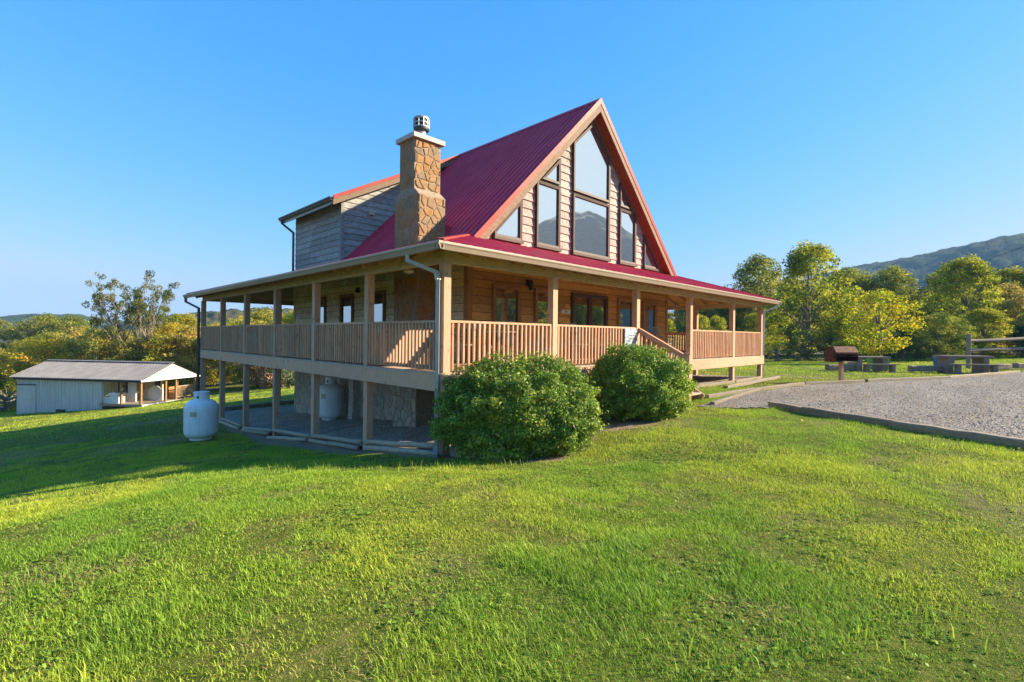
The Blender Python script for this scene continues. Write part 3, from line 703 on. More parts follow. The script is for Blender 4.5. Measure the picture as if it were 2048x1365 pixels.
spout([(DX - .06, HY1 + .12, DZ - .12), (DX - .06, HY1 + .12, DZ - .22), (HX0 - .08, HY1 + .04, DZ - .52), (HX0 - .08, HY1 + .04, 2.28)], M['gutter_dark'], dorm)

# --- posts, deck, rim beams
FX = [0, 2.7017, 5.8551, 8.7478, 11.8572, 14.4872]; SY = [i * 2.44 for i in range(7)]
PWD = M['post_wood']
def post(x, y):
    g = H(x + .07, y + .07); c = .008
    bld = HB()
    bld.box(x, x + PS, y, y + PS, g - .25, BZ0 - .002)
    return bld.build('post', PWD, house)
for y in SY: post(0, y)
for x in FX[1:]: post(x, 0)
for y in SY[1:]: post(FX[-1], y)
for x in FX[1:-1]: post(x, SY[-1])
DW = M['deck_wood']
deck = HB().box(.15, PX1 - .15, .15, PY1 - .15, DK - .2, DK - .035).build('deck', DW, house)
nb = 0; y = -.03
while y < HY0 - .15:                              # front deck boards run along the house, side boards along the left wall
    SB().box(-.045, PX1 + .045, y, y + .138, DK - .033, DK).build('deck_board', DW, deck); y += .144
x = -.03
while x < HX0 - .15:
    SB().box(x, x + .138, HY0 - .12, PY1 + .03, DK - .033, DK).build('deck_board', DW, deck); x += .144
SB().box(HX1, PX1 + .03, HY0 - .12, PY1 + .03, DK - .034, DK).build('deck_board', DW, deck); SB().box(HX0 - .1, HX1, HY1, PY1 + .03, DK - .034, DK).build('deck_board', DW, deck)
for i in range(3):
    y0, y1 = (-.045, 4.93) if i == 0 else ((4.935, 9.81) if i == 1 else (9.815, PY1 + .045))
    HB().box(-.043, -.003, y0, y1, -.90, DK - .035).build('rim_beam', PWD, house)
for x0, x1 in ((-.043, 5.92), (5.925, 10.02), (10.025, PX1 + .043)):
    HB().box(x0 if x0 > 0 else .0, x1, -.043, -.003, -.90, DK - .035).build('rim_beam', PWD, house)
HB().box(PX1 + .003, PX1 + .043, 0, PY1, -.90, DK - .035).build('rim_beam', PWD, house); HB().box(0, PX1, PY1 + .003, PY1 + .043, -.90, DK - .035).build('rim_beam', PWD, house)

# --- railings
ZR = .257; RLW = M['rail_wood']
BAL = {}
def railing(p, q, spacing, single=True):
    "one bay between two posts; p, q = (x, y) post faces"
    p = Vector((*p, 0)); q = Vector((*q, 0)); d = (q - p).normalized(); L = (q - p).length
    r = hpart('railing'); z = Vector((0, 0, 1))
    sid = Vector((d.y, -d.x, 0))
    SB().bar(p + z * (ZR - .019), q + z * (ZR - .019), .10, .038).build('top_rail', RLW, r)
    SB().bar(p + z * (ZR - .085) + sid * .0, q + z * (ZR - .085), .036, .088).build('upper_rail', RLW, r)
    SB().bar(p + z * (DK + .075), q + z * (DK + .075), .036, .085).build('bottom_rail', RLW, r)
    n = max(2, round(L / spacing)); allb = SB()
    for i in range(n):
        c = p + d * ((i + .5) * L / n + rr.uniform(-.004, .004)) + sid * .038
        jz = rr.uniform(-.012, .012); tl = rr.uniform(-.006, .006)
        a_, b_ = c + z * (DK + .035 + jz), c + z * (ZR - .042) + d * tl
        if single: SB().bar(a_, b_, .037, .037, d).build('baluster', RLW, r)
        else: allb.bar(a_, b_, .037, .037, d)
    if not single: tag(allb.build('baluster', RLW, r), kind='stuff')
for i in range(6): railing((.07, SY[i + 1] - .001), (.07, SY[i] + PS + .001), .104)
for i in (0, 1, 3, 4): railing((FX[i] + PS + .001, .07), (FX[i + 1] - .001, .07), .118)
for i in range(6): railing((FX[-1] + .07, SY[i] + PS + .001), (FX[-1] + .07, SY[i + 1] - .001), .112, single=False)
for i in range(5): railing((FX[i + 1] - .001, SY[-1] + .07), (FX[i] + PS + .001, SY[-1] + .07), .112, single=False)
# stair with one sloping rail
st = hpart('stair')
gs = -1.46; nst = 4; rise = (DK - gs) / (nst + 1)
for i in range(nst):
    z = DK - (i + 1) * rise; y1 = -.05 - i * .29
    SB().box(FX[2] + PS + .03, FX[2] + .95, y1 - .30, y1 - .02, z - .04, z).build('step', DW, st)
for xs_ in (FX[2] + .15, FX[2] + .9):
    SB().prism([(xs_, -.05, DK - .05), (xs_, -.05, DK - .32), (xs_, -1.18, gs - .1), (xs_, -1.30, gs + .12)], (.04, 0, 0)).build('stringer', PWD, st)
NX = FX[2] + .03
SB().box(NX, NX + .11, -1.33, -1.22, gs - .2, -.36).build('newel_post', PWD, st); SB().box(NX - .02, NX + .13, -1.35, -1.20, -.362, -.33).build('newel_cap', PWD, st)
ha, hb = Vector((NX + .055, .0, .20)), Vector((NX + .055, -1.23, -.44))
SB().bar(ha, hb, .10, .10).build('handrail', RLW, st); SB().bar(ha - Vector((0, 0, .74)), hb - Vector((0, 0, .66)), .04, .09).build('lower_rail', RLW, st)
for i in range(9):
    c = ha.lerp(hb, (i + .6) / 9.6)
    SB().bar(c + Vector((0, 0, -.74)), c + Vector((0, 0, -.04)), .037, .037, (0, 1, 0)).build('baluster', RLW, st)

# --- chimney and foundation: mortar cores with single stones set proud
def voronoi(w, h, spacing, seed):
    r = random.Random(seed); pts = []; nx_ = max(1, round(w / spacing)); ny_ = max(1, round(h / (spacing * 1.05)))
    for i in range(-1, nx_ + 1):
        for j in range(-1, ny_ + 1):
            pts.append(((i + .5 + r.uniform(-.42, .42) + (.5 if j % 2 else 0)) * w / nx_, (j + .5 + r.uniform(-.42, .42)) * h / ny_))
    cells = []
    for p in pts:
        poly = [(0, 0), (w, 0), (w, h), (0, h)]
        for q in pts:
            if q is p: continue
            dx, dy = q[0] - p[0], q[1] - p[1]
            if dx * dx + dy * dy > (spacing * 3.2) ** 2: continue
            mx, my = (p[0] + q[0]) / 2, (p[1] + q[1]) / 2; new = []
            for i in range(len(poly)):
                a, b_ = poly[i], poly[(i + 1) % len(poly)]
                sa = (a[0] - mx) * dx + (a[1] - my) * dy; sb = (b_[0] - mx) * dx + (b_[1] - my) * dy
                if sa <= 0: new.append(a)
                if (sa < 0 < sb) or (sb < 0 < sa):
                    t_ = sa / (sa - sb); new.append((a[0] + t_ * (b_[0] - a[0]), a[1] + t_ * (b_[1] - a[1])))
            poly = new
            if len(poly) < 3: break
        if len(poly) < 3: continue
        # drop slivers
        clean = []
        for q in poly:
            if not clean or (abs(q[0] - clean[-1][0]) + abs(q[1] - clean[-1][1])) > .03: clean.append(q)
        if len(clean) >= 3:
            ar = abs(sum(clean[i][0] * clean[(i + 1) % len(clean)][1] - clean[(i + 1) % len(clean)][0] * clean[i][1] for i in range(len(clean)))) / 2
            if ar > .006: cells.append(clean)
    return cells
def stones(m, a0, a1, b0, b1, spacing, seed, mat, parent, gap=.010, proud=.020):
    r = random.Random(seed + 99)
    for cell in voronoi(a1 - a0, b1 - b0, spacing, seed):
        cell = [(x + a0, z + b0) for x, z in cell]
        try: o1 = inset(cell, gap); o2 = inset(cell, gap + .022)
        except Exception: continue
        n = len(cell); h = proud * r.uniform(.6, 1.25)
        cx = sum(p[0] for p in cell) / n; cz = sum(p[1] for p in cell) / n
        o1 = [(cx + (x - cx) * r.uniform(.94, 1.0), cz + (z - cz) * r.uniform(.94, 1.0)) for x, z in o1]
        o2 = [(cx + (x - cx) * .82, cz + (z - cz) * .82) for x, z in o1]
        vs = [m(*p, -.01) for p in o1] + [m(*p, h * .7) for p in o1] + [m(*p, h) for p in o2]
        fs = [tuple(range(2 * n, 3 * n))] + [(k * n + i, k * n + (i + 1) % n, (k + 1) * n + (i + 1) % n, (k + 1) * n + i) for k in (0, 1) for i in range(n)]
        SB().add(vs, fs).build('stone', mat, parent)
def stack(secs):
    bld = HB(); vs = []
    for x0, x1, y0, y1, z in secs: vs += [(x0, y0, z), (x1, y0, z), (x1, y1, z), (x0, y1, z)]
    k = len(secs); fs = [(4 * i + j, 4 * i + (j + 1) % 4, 4 * i + 4 + (j + 1) % 4, 4 * i + 4 + j) for i in range(k - 1) for j in range(4)] + [(3, 2, 1, 0), tuple(4 * (k - 1) + j for j in range(4))]
    return bld.add(vs, fs)
KX0, KX1, KY0, KY1 = 1.82, 2.60, 3.43, 4.45; UY0, UY1 = 3.63, 4.26
chim = stack([(KX0, KX1, KY0, KY1, -2.9), (KX0, KX1, KY0, KY1, 3.36), (KX0 + .01, KX1 - .01, UY0, UY1, 3.53), (KX0 + .01, KX1 - .01, UY0, UY1, 4.72)]).build('chimney', M['mortar'], house)
mk = lambda a, b, n: Vector((KX0 - n, a, b)); mkf = lambda a, b, n: Vector((a, KY0 - n, b)); mku = lambda a, b, n: Vector((a, UY0 - n, b)); mkl = lambda a, b, n: Vector((KX0 + .01 - n, a, b))
SC = M['stone_chimney']
stones(mk, KY0, KY1, -2.4, -.92, .27, 1, M['stone_foundation'], chim, proud=.02); stones(mk, KY0, KY1, DK, 1.42, .25, 2, SC, chim, proud=.02); stones(mk, KY0, KY1, 1.95, 3.36, .25, 3, SC, chim, gap=.006, proud=.010)
stones(mkf, KX0, KX1, DK, 1.6, .20, 4, SC, chim); stones(mkf, KX0, KX1, 2.05, 3.36, .20, 5, SC, chim)
stones(mku, KX0 + .01, KX1 - .01, 3.54, 4.72, .185, 6, SC, chim); stones(mkl, UY0, UY1, 3.56, 4.72, .25, 7, SC, chim, gap=.006, proud=.010)
SB().box(KX0 - .07, KX1 + .07, UY0 - .09, UY1 + .08, 4.722, 4.83).build('chimney_cap', M['cap_concrete'], chim)
fx, fy = (KX0 + KX1) / 2 + .02, (UY0 + UY1) / 2
SB().lathe([(.115, 0), (.115, .27)], (fx, fy, 4.83), 20).build('flue_pipe', M['steel'], chim, True)
SB().lathe([(.115, 0), (.19, .04), (.19, .095), (.185, .10), (.17, .10), (.17, .33), (.10, .33)], (fx, fy, 5.05), 20).build('flue_core', M['steel_dark'], chim)
cg = SB()
for z in (5.145, 5.245, 5.345): cg.lathe([(.172, 0), (.192, 0), (.192, .028), (.172, .028)], (fx, fy, z), 20)
for i in range(10):
    a = 2 * math.pi * i / 10; cg.bar((fx + .185 * math.cos(a), fy + .185 * math.sin(a), 5.15), (fx + .185 * math.cos(a), fy + .185 * math.sin(a), 5.37), .02, .02)
cg.lathe([(.01, .05), (.15, .03), (.195, 0), (.195, -.02), (.01, -.02)], (fx, fy, 5.39), 20)
cg.build('flue_cap', M['steel'], chim)
SB().prism([(KX1 - .02, KY0 + .10, 2.34), (KX1 + .42, KY0 + .10, 2.70), (KX1 - .02, KY0 + .10, 2.82)], (0, KY1 - KY0 - .2, 0)).build('flashing', RED, chim)

fnd = HB().box(HX0 + .002, HX1, HY0 + .002, HY1, -3.6, DK - .21).build('foundation', M['mortar_grey'], house)
stones(ml, HY0 + .02, HY1, -3.05, -.83, .40, 11, M['stone_foundation'], fnd, gap=.014, proud=.018)
stones(lambda a, b, n: Vector((a, HY0 - n, b)), HX0 + .02, 6.5, -2.2, -.83, .42, 12, M['stone_foundation'], fnd, gap=.014, proud=.018)
stack([(2.24, HX0, 7.42, 7.74, -3.0), (2.30, HX0, 7.46, 7.70, -1.9), (2.26, HX0, 7.42, 7.74, DK - .22)]).build('pilaster', M['mortar_grey'], house)

# --- small fixtures
lan = hpart('lantern'); lx, lz = 4.50, 1.33
SB().box(lx - .05, lx + .05, HY0 - .06, HY0 - .03, lz - .02, lz + .14).build('back_plate', M['black_metal'], lan)
SB().lathe([(.02, .16), (.075, .10), (.07, .08), (.05, -.08), (.03, -.11)], (lx, HY0 - .15, lz - .03), 8).build('lamp_shade', M['black_metal'], lan)
SB().bar((lx, HY0 - .05, lz + .12), (lx, HY0 - .15, lz + .13), .02, .02).build('arm', M['black_metal'], lan)
fl = hpart('flood_light')
SB().lathe([(.03, 0), (.09, .03), (.09, .05), (.05, .08)], (HX0 - .05, 7.58, 1.28), 10).build('lamp_head', M['black_metal'], fl); SB().box(HX0 - .07, HX0 - .03, 7.5, 7.66, 1.34, 1.44).build('bracket', M['black_metal'], fl)
vb = HB(); vb.box(3.45, 3.62, CY - .13, CY - .03, 4.02, 4.16); vb.prism([(3.43, CY - .03, 4.18), (3.43, CY - .17, 4.14), (3.43, CY - .17, 4.10), (3.43, CY - .03, 4.12)], (.21, 0, 0)); vb.build('vent_hood', M['white_plastic'], house)
fl2 = hpart('soffit_light'); SB().lathe([(.03, .05), (.09, .03), (.11, 0), (.09, -.03), (.03, -.05)], (.9, 2.4, 1.33), 12).build('lamp_head', M['white_plastic'], fl2); SB().bar((.9, 2.4, 1.36), (.9, 2.4, 1.62), .03, .03).build('stem', M['white_plastic'], fl2)

# ------------------------------------------------------------------ things on and around the porch
def patio_chair(loc, rz, label):
    c = empty('patio_chair', loc, rz); tag(c, label, 'chair', 'patio chairs on the front porch')
    m = M['chair_metal']
    for sx in (-.24, .24):
        MB().tube([(sx, -.24, 0), (sx, -.25, .42), (sx, -.25, .62)], .013, 6).build('leg', m, c)
        MB().tube([(sx, .26, 0), (sx, .22, .42), (sx * .98, .30, .95)], .013, 6).build('leg', m, c)
        MB().tube([(sx * 1.05, .27, .62), (sx * 1.08, 0, .66), (sx * 1.05, -.27, .62)], .017, 6).build('armrest', m, c)
    MB().box(-.25, .25, -.26, .24, .41, .435).build('seat', m, c)
    b = MB()
    for i in range(7): b.bar((-.2 + i * .0667, .24, .45), (-.2 + i * .0667, .30, .93), .014, .014)
    b.bar((-.25, .30, .95), (.25, .30, .95), .03, .03); b.bar((-.25, .245, .5), (.25, .245, .5), .02, .02)
    b.build('backrest', m, c)
    return c
plain('chair_metal', (.40, .37, .33), .4, .5, .4, .1)
patio_chair((1.55, 1.55, DK), R(25), 'metal slat patio chair near the chimney end of the porch')
patio_chair((3.3, 1.75, DK), R(-8), 'metal slat patio chair under the lantern')
patio_chair((4.35, 1.7, DK), R(10), 'metal slat patio chair between lantern and second front window')
patio_chair((5.5, 1.6, DK), R(-15), 'metal slat patio chair beside the double patio door')
patio_chair((10.2, 1.6, DK), R(5), 'metal slat patio chair beyond the stair')
pt = empty('patio_table', (2.45, 1.35, DK)); tag(pt, 'round metal patio table between porch chairs', 'table')
MB().lathe([(.42, .68), (.43, .69), (.43, .71), (.41, .715)], (0, 0, 0), 24).build('table_top', M['chair_metal'], pt)
for i in range(3):
    a = i * 2.094; MB().tube([(.34 * math.cos(a), .34 * math.sin(a), 0), (.12 * math.cos(a), .12 * math.sin(a), .35), (.25 * math.cos(a), .25 * math.sin(a), .68)], .014, 6).build('leg', M['chair_metal'], pt)
sg = empty('porch_sign', (5.55, -.02, -.2)); tag(sg, 'small printed landscape sign hung on the railing by the stair', 'sign')
MB().box(-.27, .27, -.012, .0, 0, .43).build('panel', M['poster_print'], sg)
tb = [(-.10, .08, .27, .295), (-.14, .14, .215, .235), (-.14, .14, .05, .08)]
for x0, x1, z0, z1 in tb: MB().box(x0, x1, -.0155, -.0125, z0, z1).build('text_line', M['foam_white'], sg)
pq = empty('wall_plaque', (6.08, HY0 - .033, .66)); tag(pq, 'small white plaque on the siding beside the patio door', 'plaque')
MB().box(-.2, .2, -.022, 0, 0, .11).build('board', M['foam_white'], pq); MB().box(-.03, .03, -.026, -.0225, .03, .08).build('emblem', M['rust'], pq)

plain('decal', (.55, .45, .25), .5, 0, .3, .15)
def tank(loc, r, h, label, rz=0):
    t_ = empty('propane_tank', loc, rz); tag(t_, label, 'tank', 'white propane tanks by the porch')
    prof = [(r * .62, .05), (r * .86, .085), (r * .97, .15), (r, .22)] + [(r, .22 + (h * .80 - .40) * k / 4) for k in range(1, 5)] + [(r * .97, h * .80 - .10), (r * .86, h * .80 - .02), (r * .62, h * .80 + .04), (r * .3, h * .80 + .065), (.02, h * .80 + .07)]
    MB().lathe(prof, (0, 0, 0), 32).build('tank_body', M['tank_paint'], t_, True)
    MB().lathe([(r * .66, 0), (r * .66, .09), (r * .60, .09), (r * .60, 0)], (0, 0, 0), 24).build('base_ring', M['tank_paint'], t_)
    MB().lathe([(r * 1.004, h * .42), (r * 1.008, h * .425), (r * 1.004, h * .43)], (0, 0, 0), 32).build('weld_seam', M['tank_paint'], t_)
    cb = MB(); z0, z1 = h * .80 + .03, h; n = 28; rc = r * .46
    for i in range(n):
        if i in (3, 4, 16, 17): 
            segs = [(z0, z0 + .05), (z1 - .05, z1)]
        else: segs = [(z0, z1)]
        a0, a1 = 2 * math.pi * i / n, 2 * math.pi * (i + 1) / n
        for s0, s1 in segs:
            q = [(rr_ * math.cos(a), rr_ * math.sin(a), z) for z in (s0, s1) for rr_, a in ((rc, a0), (rc, a1), (rc - .012, a1), (rc - .012, a0))]
            cb.add(q, [(3, 2, 1, 0), (4, 5, 6, 7), (0, 1, 5, 4), (1, 2, 6, 5), (2, 3, 7, 6), (3, 0, 4, 7)])
    cb.lathe([(rc - .012, z1 - .004), (rc + .008, z1 - .004), (rc + .008, z1 + .012), (rc - .012, z1 + .012)], (0, 0, 0), 28)
    cb.build('collar', M['tank_paint'], t_)
    MB().box(-.075, .075, -r - .004, -r * .94, h * .52, h * .62).build('decal', M['decal'], t_)
    MB().lathe([(.035, z0), (.035, z0 + .10), (.02, z0 + .11), (.02, z0 + .14)], (0, 0, 0), 10).build('valve', M['steel_dark'], t_)
    MB().box(-.02, .02, -rc - .012, -rc + .004, z0 + .07, z0 + .13).build('gauge_opening', M['steel_dark'], t_)
    return t_
tank((-1.42, 8.45, H(-1.42, 8.45) + .02), .39, 1.22, 'white propane tank standing on the grass outside the porch', R(-40))
tank((2.02, 8.33, H(2.02, 8.33) + .06), .37, 1.30, 'white propane tank under the porch against the stone foundation', R(-60))

# landscape timbers around the gravel under the porch
def timber(p, q, r, name, label, group, mat, zoff=(0, 0), square=False, sink=.3):
    p = Vector((*p, H(*p) + zoff[0])); q = Vector((*q, H(*q) + zoff[1])); o = empty(name, tuple((p + q) / 2)); c = (p + q) / 2
    tag(o, label, 'timber', group); b = MB(); k = 7; jr = random.Random(hash(label) % 999 + int(p.x * 100))
    pts = [p.lerp(q, i / (k - 1)) - c + Vector((jr.uniform(-.008, .008), jr.uniform(-.008, .008), r * (1 - sink) + jr.uniform(-.008, .008))) for i in range(k)]
    if square:
        d = (q - p).normalized(); sd = Vector((-d.y, d.x, 0)); vs = []; n = 8
        for i, pp in enumerate(pts):
            w = r * jr.uniform(.94, 1.06); h = r * .95 * jr.uniform(.95, 1.04); ch_ = r * .22
            for sx, sz in ((-w, -h + ch_), (-w + ch_, -h), (w - ch_, -h), (w, -h + ch_), (w, h - ch_), (w - ch_, h), (-w + ch_, h), (-w, h - ch_)):
                vs.append(pp + sd * sx + Vector((0, 0, sz)))
        b.add(vs, [(i * n + j, i * n + (j + 1) % n, (i + 1) * n + (j + 1) % n, (i + 1) * n + j) for i in range(k - 1) for j in range(n)] + [tuple(range(n - 1, -1, -1)), tuple((k - 1) * n + j for j in range(n))])
    else: b.tube(pts, [r * jr.uniform(.93, 1.05) for _ in pts], 10)
    b.build('log', mat, o, not square); return o
TR = M['timber_round']; gl = 'round landscape timbers edging the gravel under the porch'
tl = [((-.02, .16), (-.02, 2.42), .06, (.10, .13)), ((-.10, .05), (-.10, 2.30), .062, (.0, .02)),
      ((-.02, 2.58), (-.02, 4.86), .06, (.12, .12)), ((-.10, 2.60), (-.10, 4.84), .058, (.02, .03)),
      ((-.02, 5.02), (-.02, 7.30), .06, (.10, .14)), ((-.10, 5.02), (-.20, 7.2), .058, (.03, -.02)),
      ((-.02, 7.46), (-.02, 9.72), .058, (.12, .02)), ((-.12, 7.40), (-.10, 9.5), .055, (.06, -.01)),
      ((-.02, 9.90), (-.02, 12.15), .058, (.06, .08)), ((-.10, 9.90), (-.10, 12.10), .055, (-.01, .01)),
      ((-.02, 12.35), (-.02, 14.6), .058, (.03, .03))]
posn = ['corner post and second post', 'second and third posts', 'third and fourth posts', 'fourth and fifth posts', 'fifth and sixth posts']
for i, (p, q, r, zo) in enumerate(tl):
    if i == 10: lb = 'round landscape timber behind the white propane tank on the grass'
    else: lb = ('upper' if i % 2 == 0 else 'lower') + ' round landscape timber between ' + posn[i // 2] + ' of left porch'
    timber(p, q, r * .86, 'landscape_timber', lb, gl, TR, zo)
for x0, x1, lb in ((.1, 4.8, 'dark edging timber along the back of the under-porch gravel'), (4.9, 9.5, 'dark edging timber behind the house foundation')):
    timber((x0, 14.72), (x1, 14.72), .08, 'edging_timber', lb, 'dark edging timbers behind the porch', M['timber_tie'], (.06, .06), True)
TG = M['timber_grey']
timber((.06, -.22), (.12, -1.25), .09, 'garden_timber', 'square grey timber at the foot of the corner post beside the large bush', None, TG, (.02, .02), True)
gt = 'weathered timbers edging the gravel parking'
for i, (p, q, lb) in enumerate([((6.86, -2.75), (6.35, -3.65), 'short split timber at the narrow end of the gravel edging'), ((6.40, -3.50), (5.74, -5.05), 'long weathered timber in the middle of the gravel edging'),
                                ((5.75, -5.02), (5.05, -6.65), 'weathered square timber at the wide end of the gravel edging'), ((5.06, -6.66), (4.35, -8.3), 'weathered square timber continuing the gravel edging past the lawn')]):
    timber(p, q, .082, 'edging_timber', lb, gt, M['timber_tie'], (-.035 + .02 * (i % 2), -.03), True, .15)
gp = 'timbers beside the path to the porch stair'
for p, q, lb in [((6.15, -1.75), (9.3, -1.66), 'grey timber along the near side of the stair path'), ((7.0, -1.25), (9.6, -1.62), 'grey timber at the foot of the porch stair'),
                 ((9.6, -1.64), (12.5, -1.9), 'long grey timber bordering the grass toward the charcoal grill'), ((12.55, -1.92), (15.2, -3.0), 'timber under the charcoal grill post at the gravel border'),
                 ((8.95, .02), (11.8, -.05), 'split timber lying under the right porch bay beside the stair'), ((11.9, -.04), (14.4, -.02), 'split timber lying under the last right porch bay'),
                 ((9.4, -.75), (15.0, -.45), 'long bleached timber lying in the grass before the right porch bays')]:
    timber(p, q, .052, 'path_timber', lb, gp, TG, (.01, .01), True, .4)
for p, q, lb in [((15.3, -3.05), (20.5, -4.75), 'timber bordering the gravel beyond the charcoal grill'), ((20.6, -4.78), (28, -6.75), 'far timber bordering the gravel below the fence')]:
    timber(p, q, .06, 'path_timber', lb, gp, TG, (.02, .02), True, .4)

# charcoal grill on its post
gx_, gy_ = 14.25, -2.55
gr = empty('charcoal_grill', (gx_, gy_, H(gx_, gy_)), R(-45) + R(8)); gr.scale = (.80, .9, .93); tag(gr, 'rusty charcoal grill box on a single post beside the gravel', 'grill')
RU = M['rust']
MB().box(-.06, .06, -.06, .06, -.2, .78).build('post', M['post_wood'], gr)
MB().add([(-.5, -.27, .76), (.5, -.27, .76), (.5, .27, .76), (-.5, .27, .76), (-.5, -.27, 1.0), (.5, -.27, 1.0), (.5, .27, 1.0), (-.5, .27, 1.0), (-.47, -.24, .80), (.47, -.24, .80), (.47, .24, .80), (-.47, .24, .80)],
         [(0, 3, 2, 1), (1, 2, 6, 5), (2, 3, 7, 6), (3, 0, 4, 7), (0, 1, 9, 8), (8, 9, 10, 11), (0, 8, 4), (1, 5, 9)]).build('fire_box', RU, gr)
hd = [(-.27, 1.06), (-.27, 1.10), (-.14, 1.30), (.10, 1.30), (.27, 1.12), (.27, 1.0), (-.20, 1.0)]
MB().prism([(-.5, y, z) for y, z in hd], (1.0, 0, 0)).build('hood', RU, gr)
MB().box(-.52, -.502, -.19, -.15, .86, 1.12).build('side_bracket', M['steel_dark'], gr); MB().box(-.44, .44, -.265, -.15, .955, .97).build('grate', M['steel_dark'], gr)
MB().bar((-.46, -.29, 1.07), (.46, -.29, 1.07), .03, .03).build('hood_lip', RU, gr)

# picnic tables of heavy planks
TW = wood('table_wood', [(.25, (.14, .105, .075)), (.55, (.26, .20, .145)), (.8, (.38, .30, .22))], (3, 3, 8), None, vary=.15)
def picnic_table(loc, rz, L, h, label, bench=True):
    t_ = empty('picnic_table', loc, rz); tag(t_, label, 'table', 'heavy plank tables beside the gravel')
    for i in range(3): MB().box(-L / 2, L / 2, -.38 + i * .26, -.13 + i * .26, h - .07, h).build('plank', TW, t_)
    for sx in (-L * .36, L * .36): MB().box(sx - .12, sx + .12, -.33, .33, -.1, h - .072).build('leg', TW, t_)
    if bench:
        MB().box(-L / 2, L / 2, -.85, -.6, h * .48, h * .55).build('bench_plank', TW, t_)
        for sx in (-L * .36, L * .36): MB().box(sx - .09, sx + .09, -.82, -.63, -.1, h * .478).build('bench_leg', TW, t_)
    return t_
def gpt(X, Y): x, y = cw(X, Y); return (x, y, H(x, y))
picnic_table(gpt(17.2, 24.0), R(-42), 1.75, .72, 'grey plank picnic table in front of the round yellow maple')
picnic_table(gpt(20.9, 23.0), R(-50), 2.1, .80, 'grey plank picnic table below the rail fence post')
bx_ = gpt(21.4, 24.6); pc = empty('storage_bin', bx_, R(-45)); tag(pc, 'blue bin standing behind the fence-side picnic table', 'bin')
MB().add([(-.25, -.25, 0), (.25, -.25, 0), (.25, .25, 0), (-.25, .25, 0), (-.3, -.3, .62), (.3, -.3, .62), (.3, .3, .62), (-.3, .3, .62)], [(3, 2, 1, 0), (0, 1, 5, 4), (1, 2, 6, 5), (2, 3, 7, 6), (3, 0, 4, 7), (4, 5, 6, 7)]).build('tub', M['blue_paint'], pc); MB().box(-.33, .33, -.33, .33, .621, .67).build('lid', M['blue_paint'], pc)
plain('green_paint', (.20, .45, .06), .6, 0, .3, .1)
bx_ = gpt(18.6, 25.2); pc = empty('storage_bin', bx_, R(-45)); tag(pc, 'bright green bin behind the picnic table by the maple', 'bin')
MB().add([(-.35, -.25, 0), (.35, -.25, 0), (.35, .25, 0), (-.35, .25, 0), (-.4, -.3, .6), (.4, -.3, .6), (.4, .3, .6), (-.4, .3, .6)], [(3, 2, 1, 0), (0, 1, 5, 4), (1, 2, 6, 5), (2, 3, 7, 6), (3, 0, 4, 7), (4, 5, 6, 7)]).build('tub', M['green_paint'], pc); MB().box(-.42, .42, -.32, .32, .601, .64).build('lid', M['green_paint'], pc)
for X0, Y0, X1, Y1, lb in ((15.0, 23.6, 16.3, 23.8, 'low grey timber on the grass beside the maple-side picnic table'), (18.6, 23.2, 20.0, 23.2, 'low grey timber on the grass between the two picnic tables'), (23.6, 24.6, 24.9, 24.9, 'dark log lying in the grass under the rail fence'), (25.8, 25.4, 27.0, 25.6, 'dark log lying on the bank beyond the rail fence')):
    timber(cw(X0, Y0), cw(X1, Y1), .14, 'grass_timber', lb, 'timbers lying on the grass by the tables', TW, (.08, .08), True, .2)

# split rail fence
fa = gpt(24.1, 26.2); fc = gpt(28.2, 26.6); fd = gpt(32.4, 27.2)
TF = M['timber_tie']; fe = empty('rail_fence', fa); tag(fe, 'weathered split rail fence with two rails on the grassy bank', 'fence'); A = Vector(fa)
for p in (fa, fc, fd): MB().box(*(v for k in range(2) for v in (p[k] - fa[k] - .1, p[k] - fa[k] + .1)), p[2] - fa[2] - .2, p[2] - fa[2] + 1.85).build('fence_post', TW, fe)
for p, q in ((fa, fc), (fc, fd)):
    for z0, z1 in ((1.48, 1.58), (.98, 1.06)):
        a = Vector(p) - A + Vector((0, 0, z0)); b_ = Vector(q) - A + Vector((0, 0, z1)); k = [a.lerp(b_, i / 5) + Vector((0, 0, rr.uniform(-.025, .025))) for i in range(6)]
        MB().tube(k, [.085 * rr.uniform(.85, 1.15) for _ in k], 7).build('rail', TW, fe)

# overhead cables running down the valley behind the house
def cable(A, B, sag, label):
    A = Vector(A); B = Vector(B); c = (A + B) / 2
    o = empty('power_line', c); tag(o, label, 'cable', 'overhead cables')
    MB().tube([A.lerp(B, i / 24) - c - Vector((0, 0, sag * 4 * (i / 24) * (1 - i / 24))) for i in range(25)], .016, 5).build('wire', M['cable'], o)
x0, y0 = cw(25.9, 24.0); x1, y1 = cw(33, 64.0)
cable((x0, y0, 5.05), (x1, y1, 1.2), .25, 'upper overhead cable sloping down across the trees and mountain')
x0, y0 = cw(25.9, 24.0); x1, y1 = cw(31, 66.0)
cable((x0, y0, 4.25), (x1, y1, .2), .3, 'lower overhead cable sloping down across the trees')

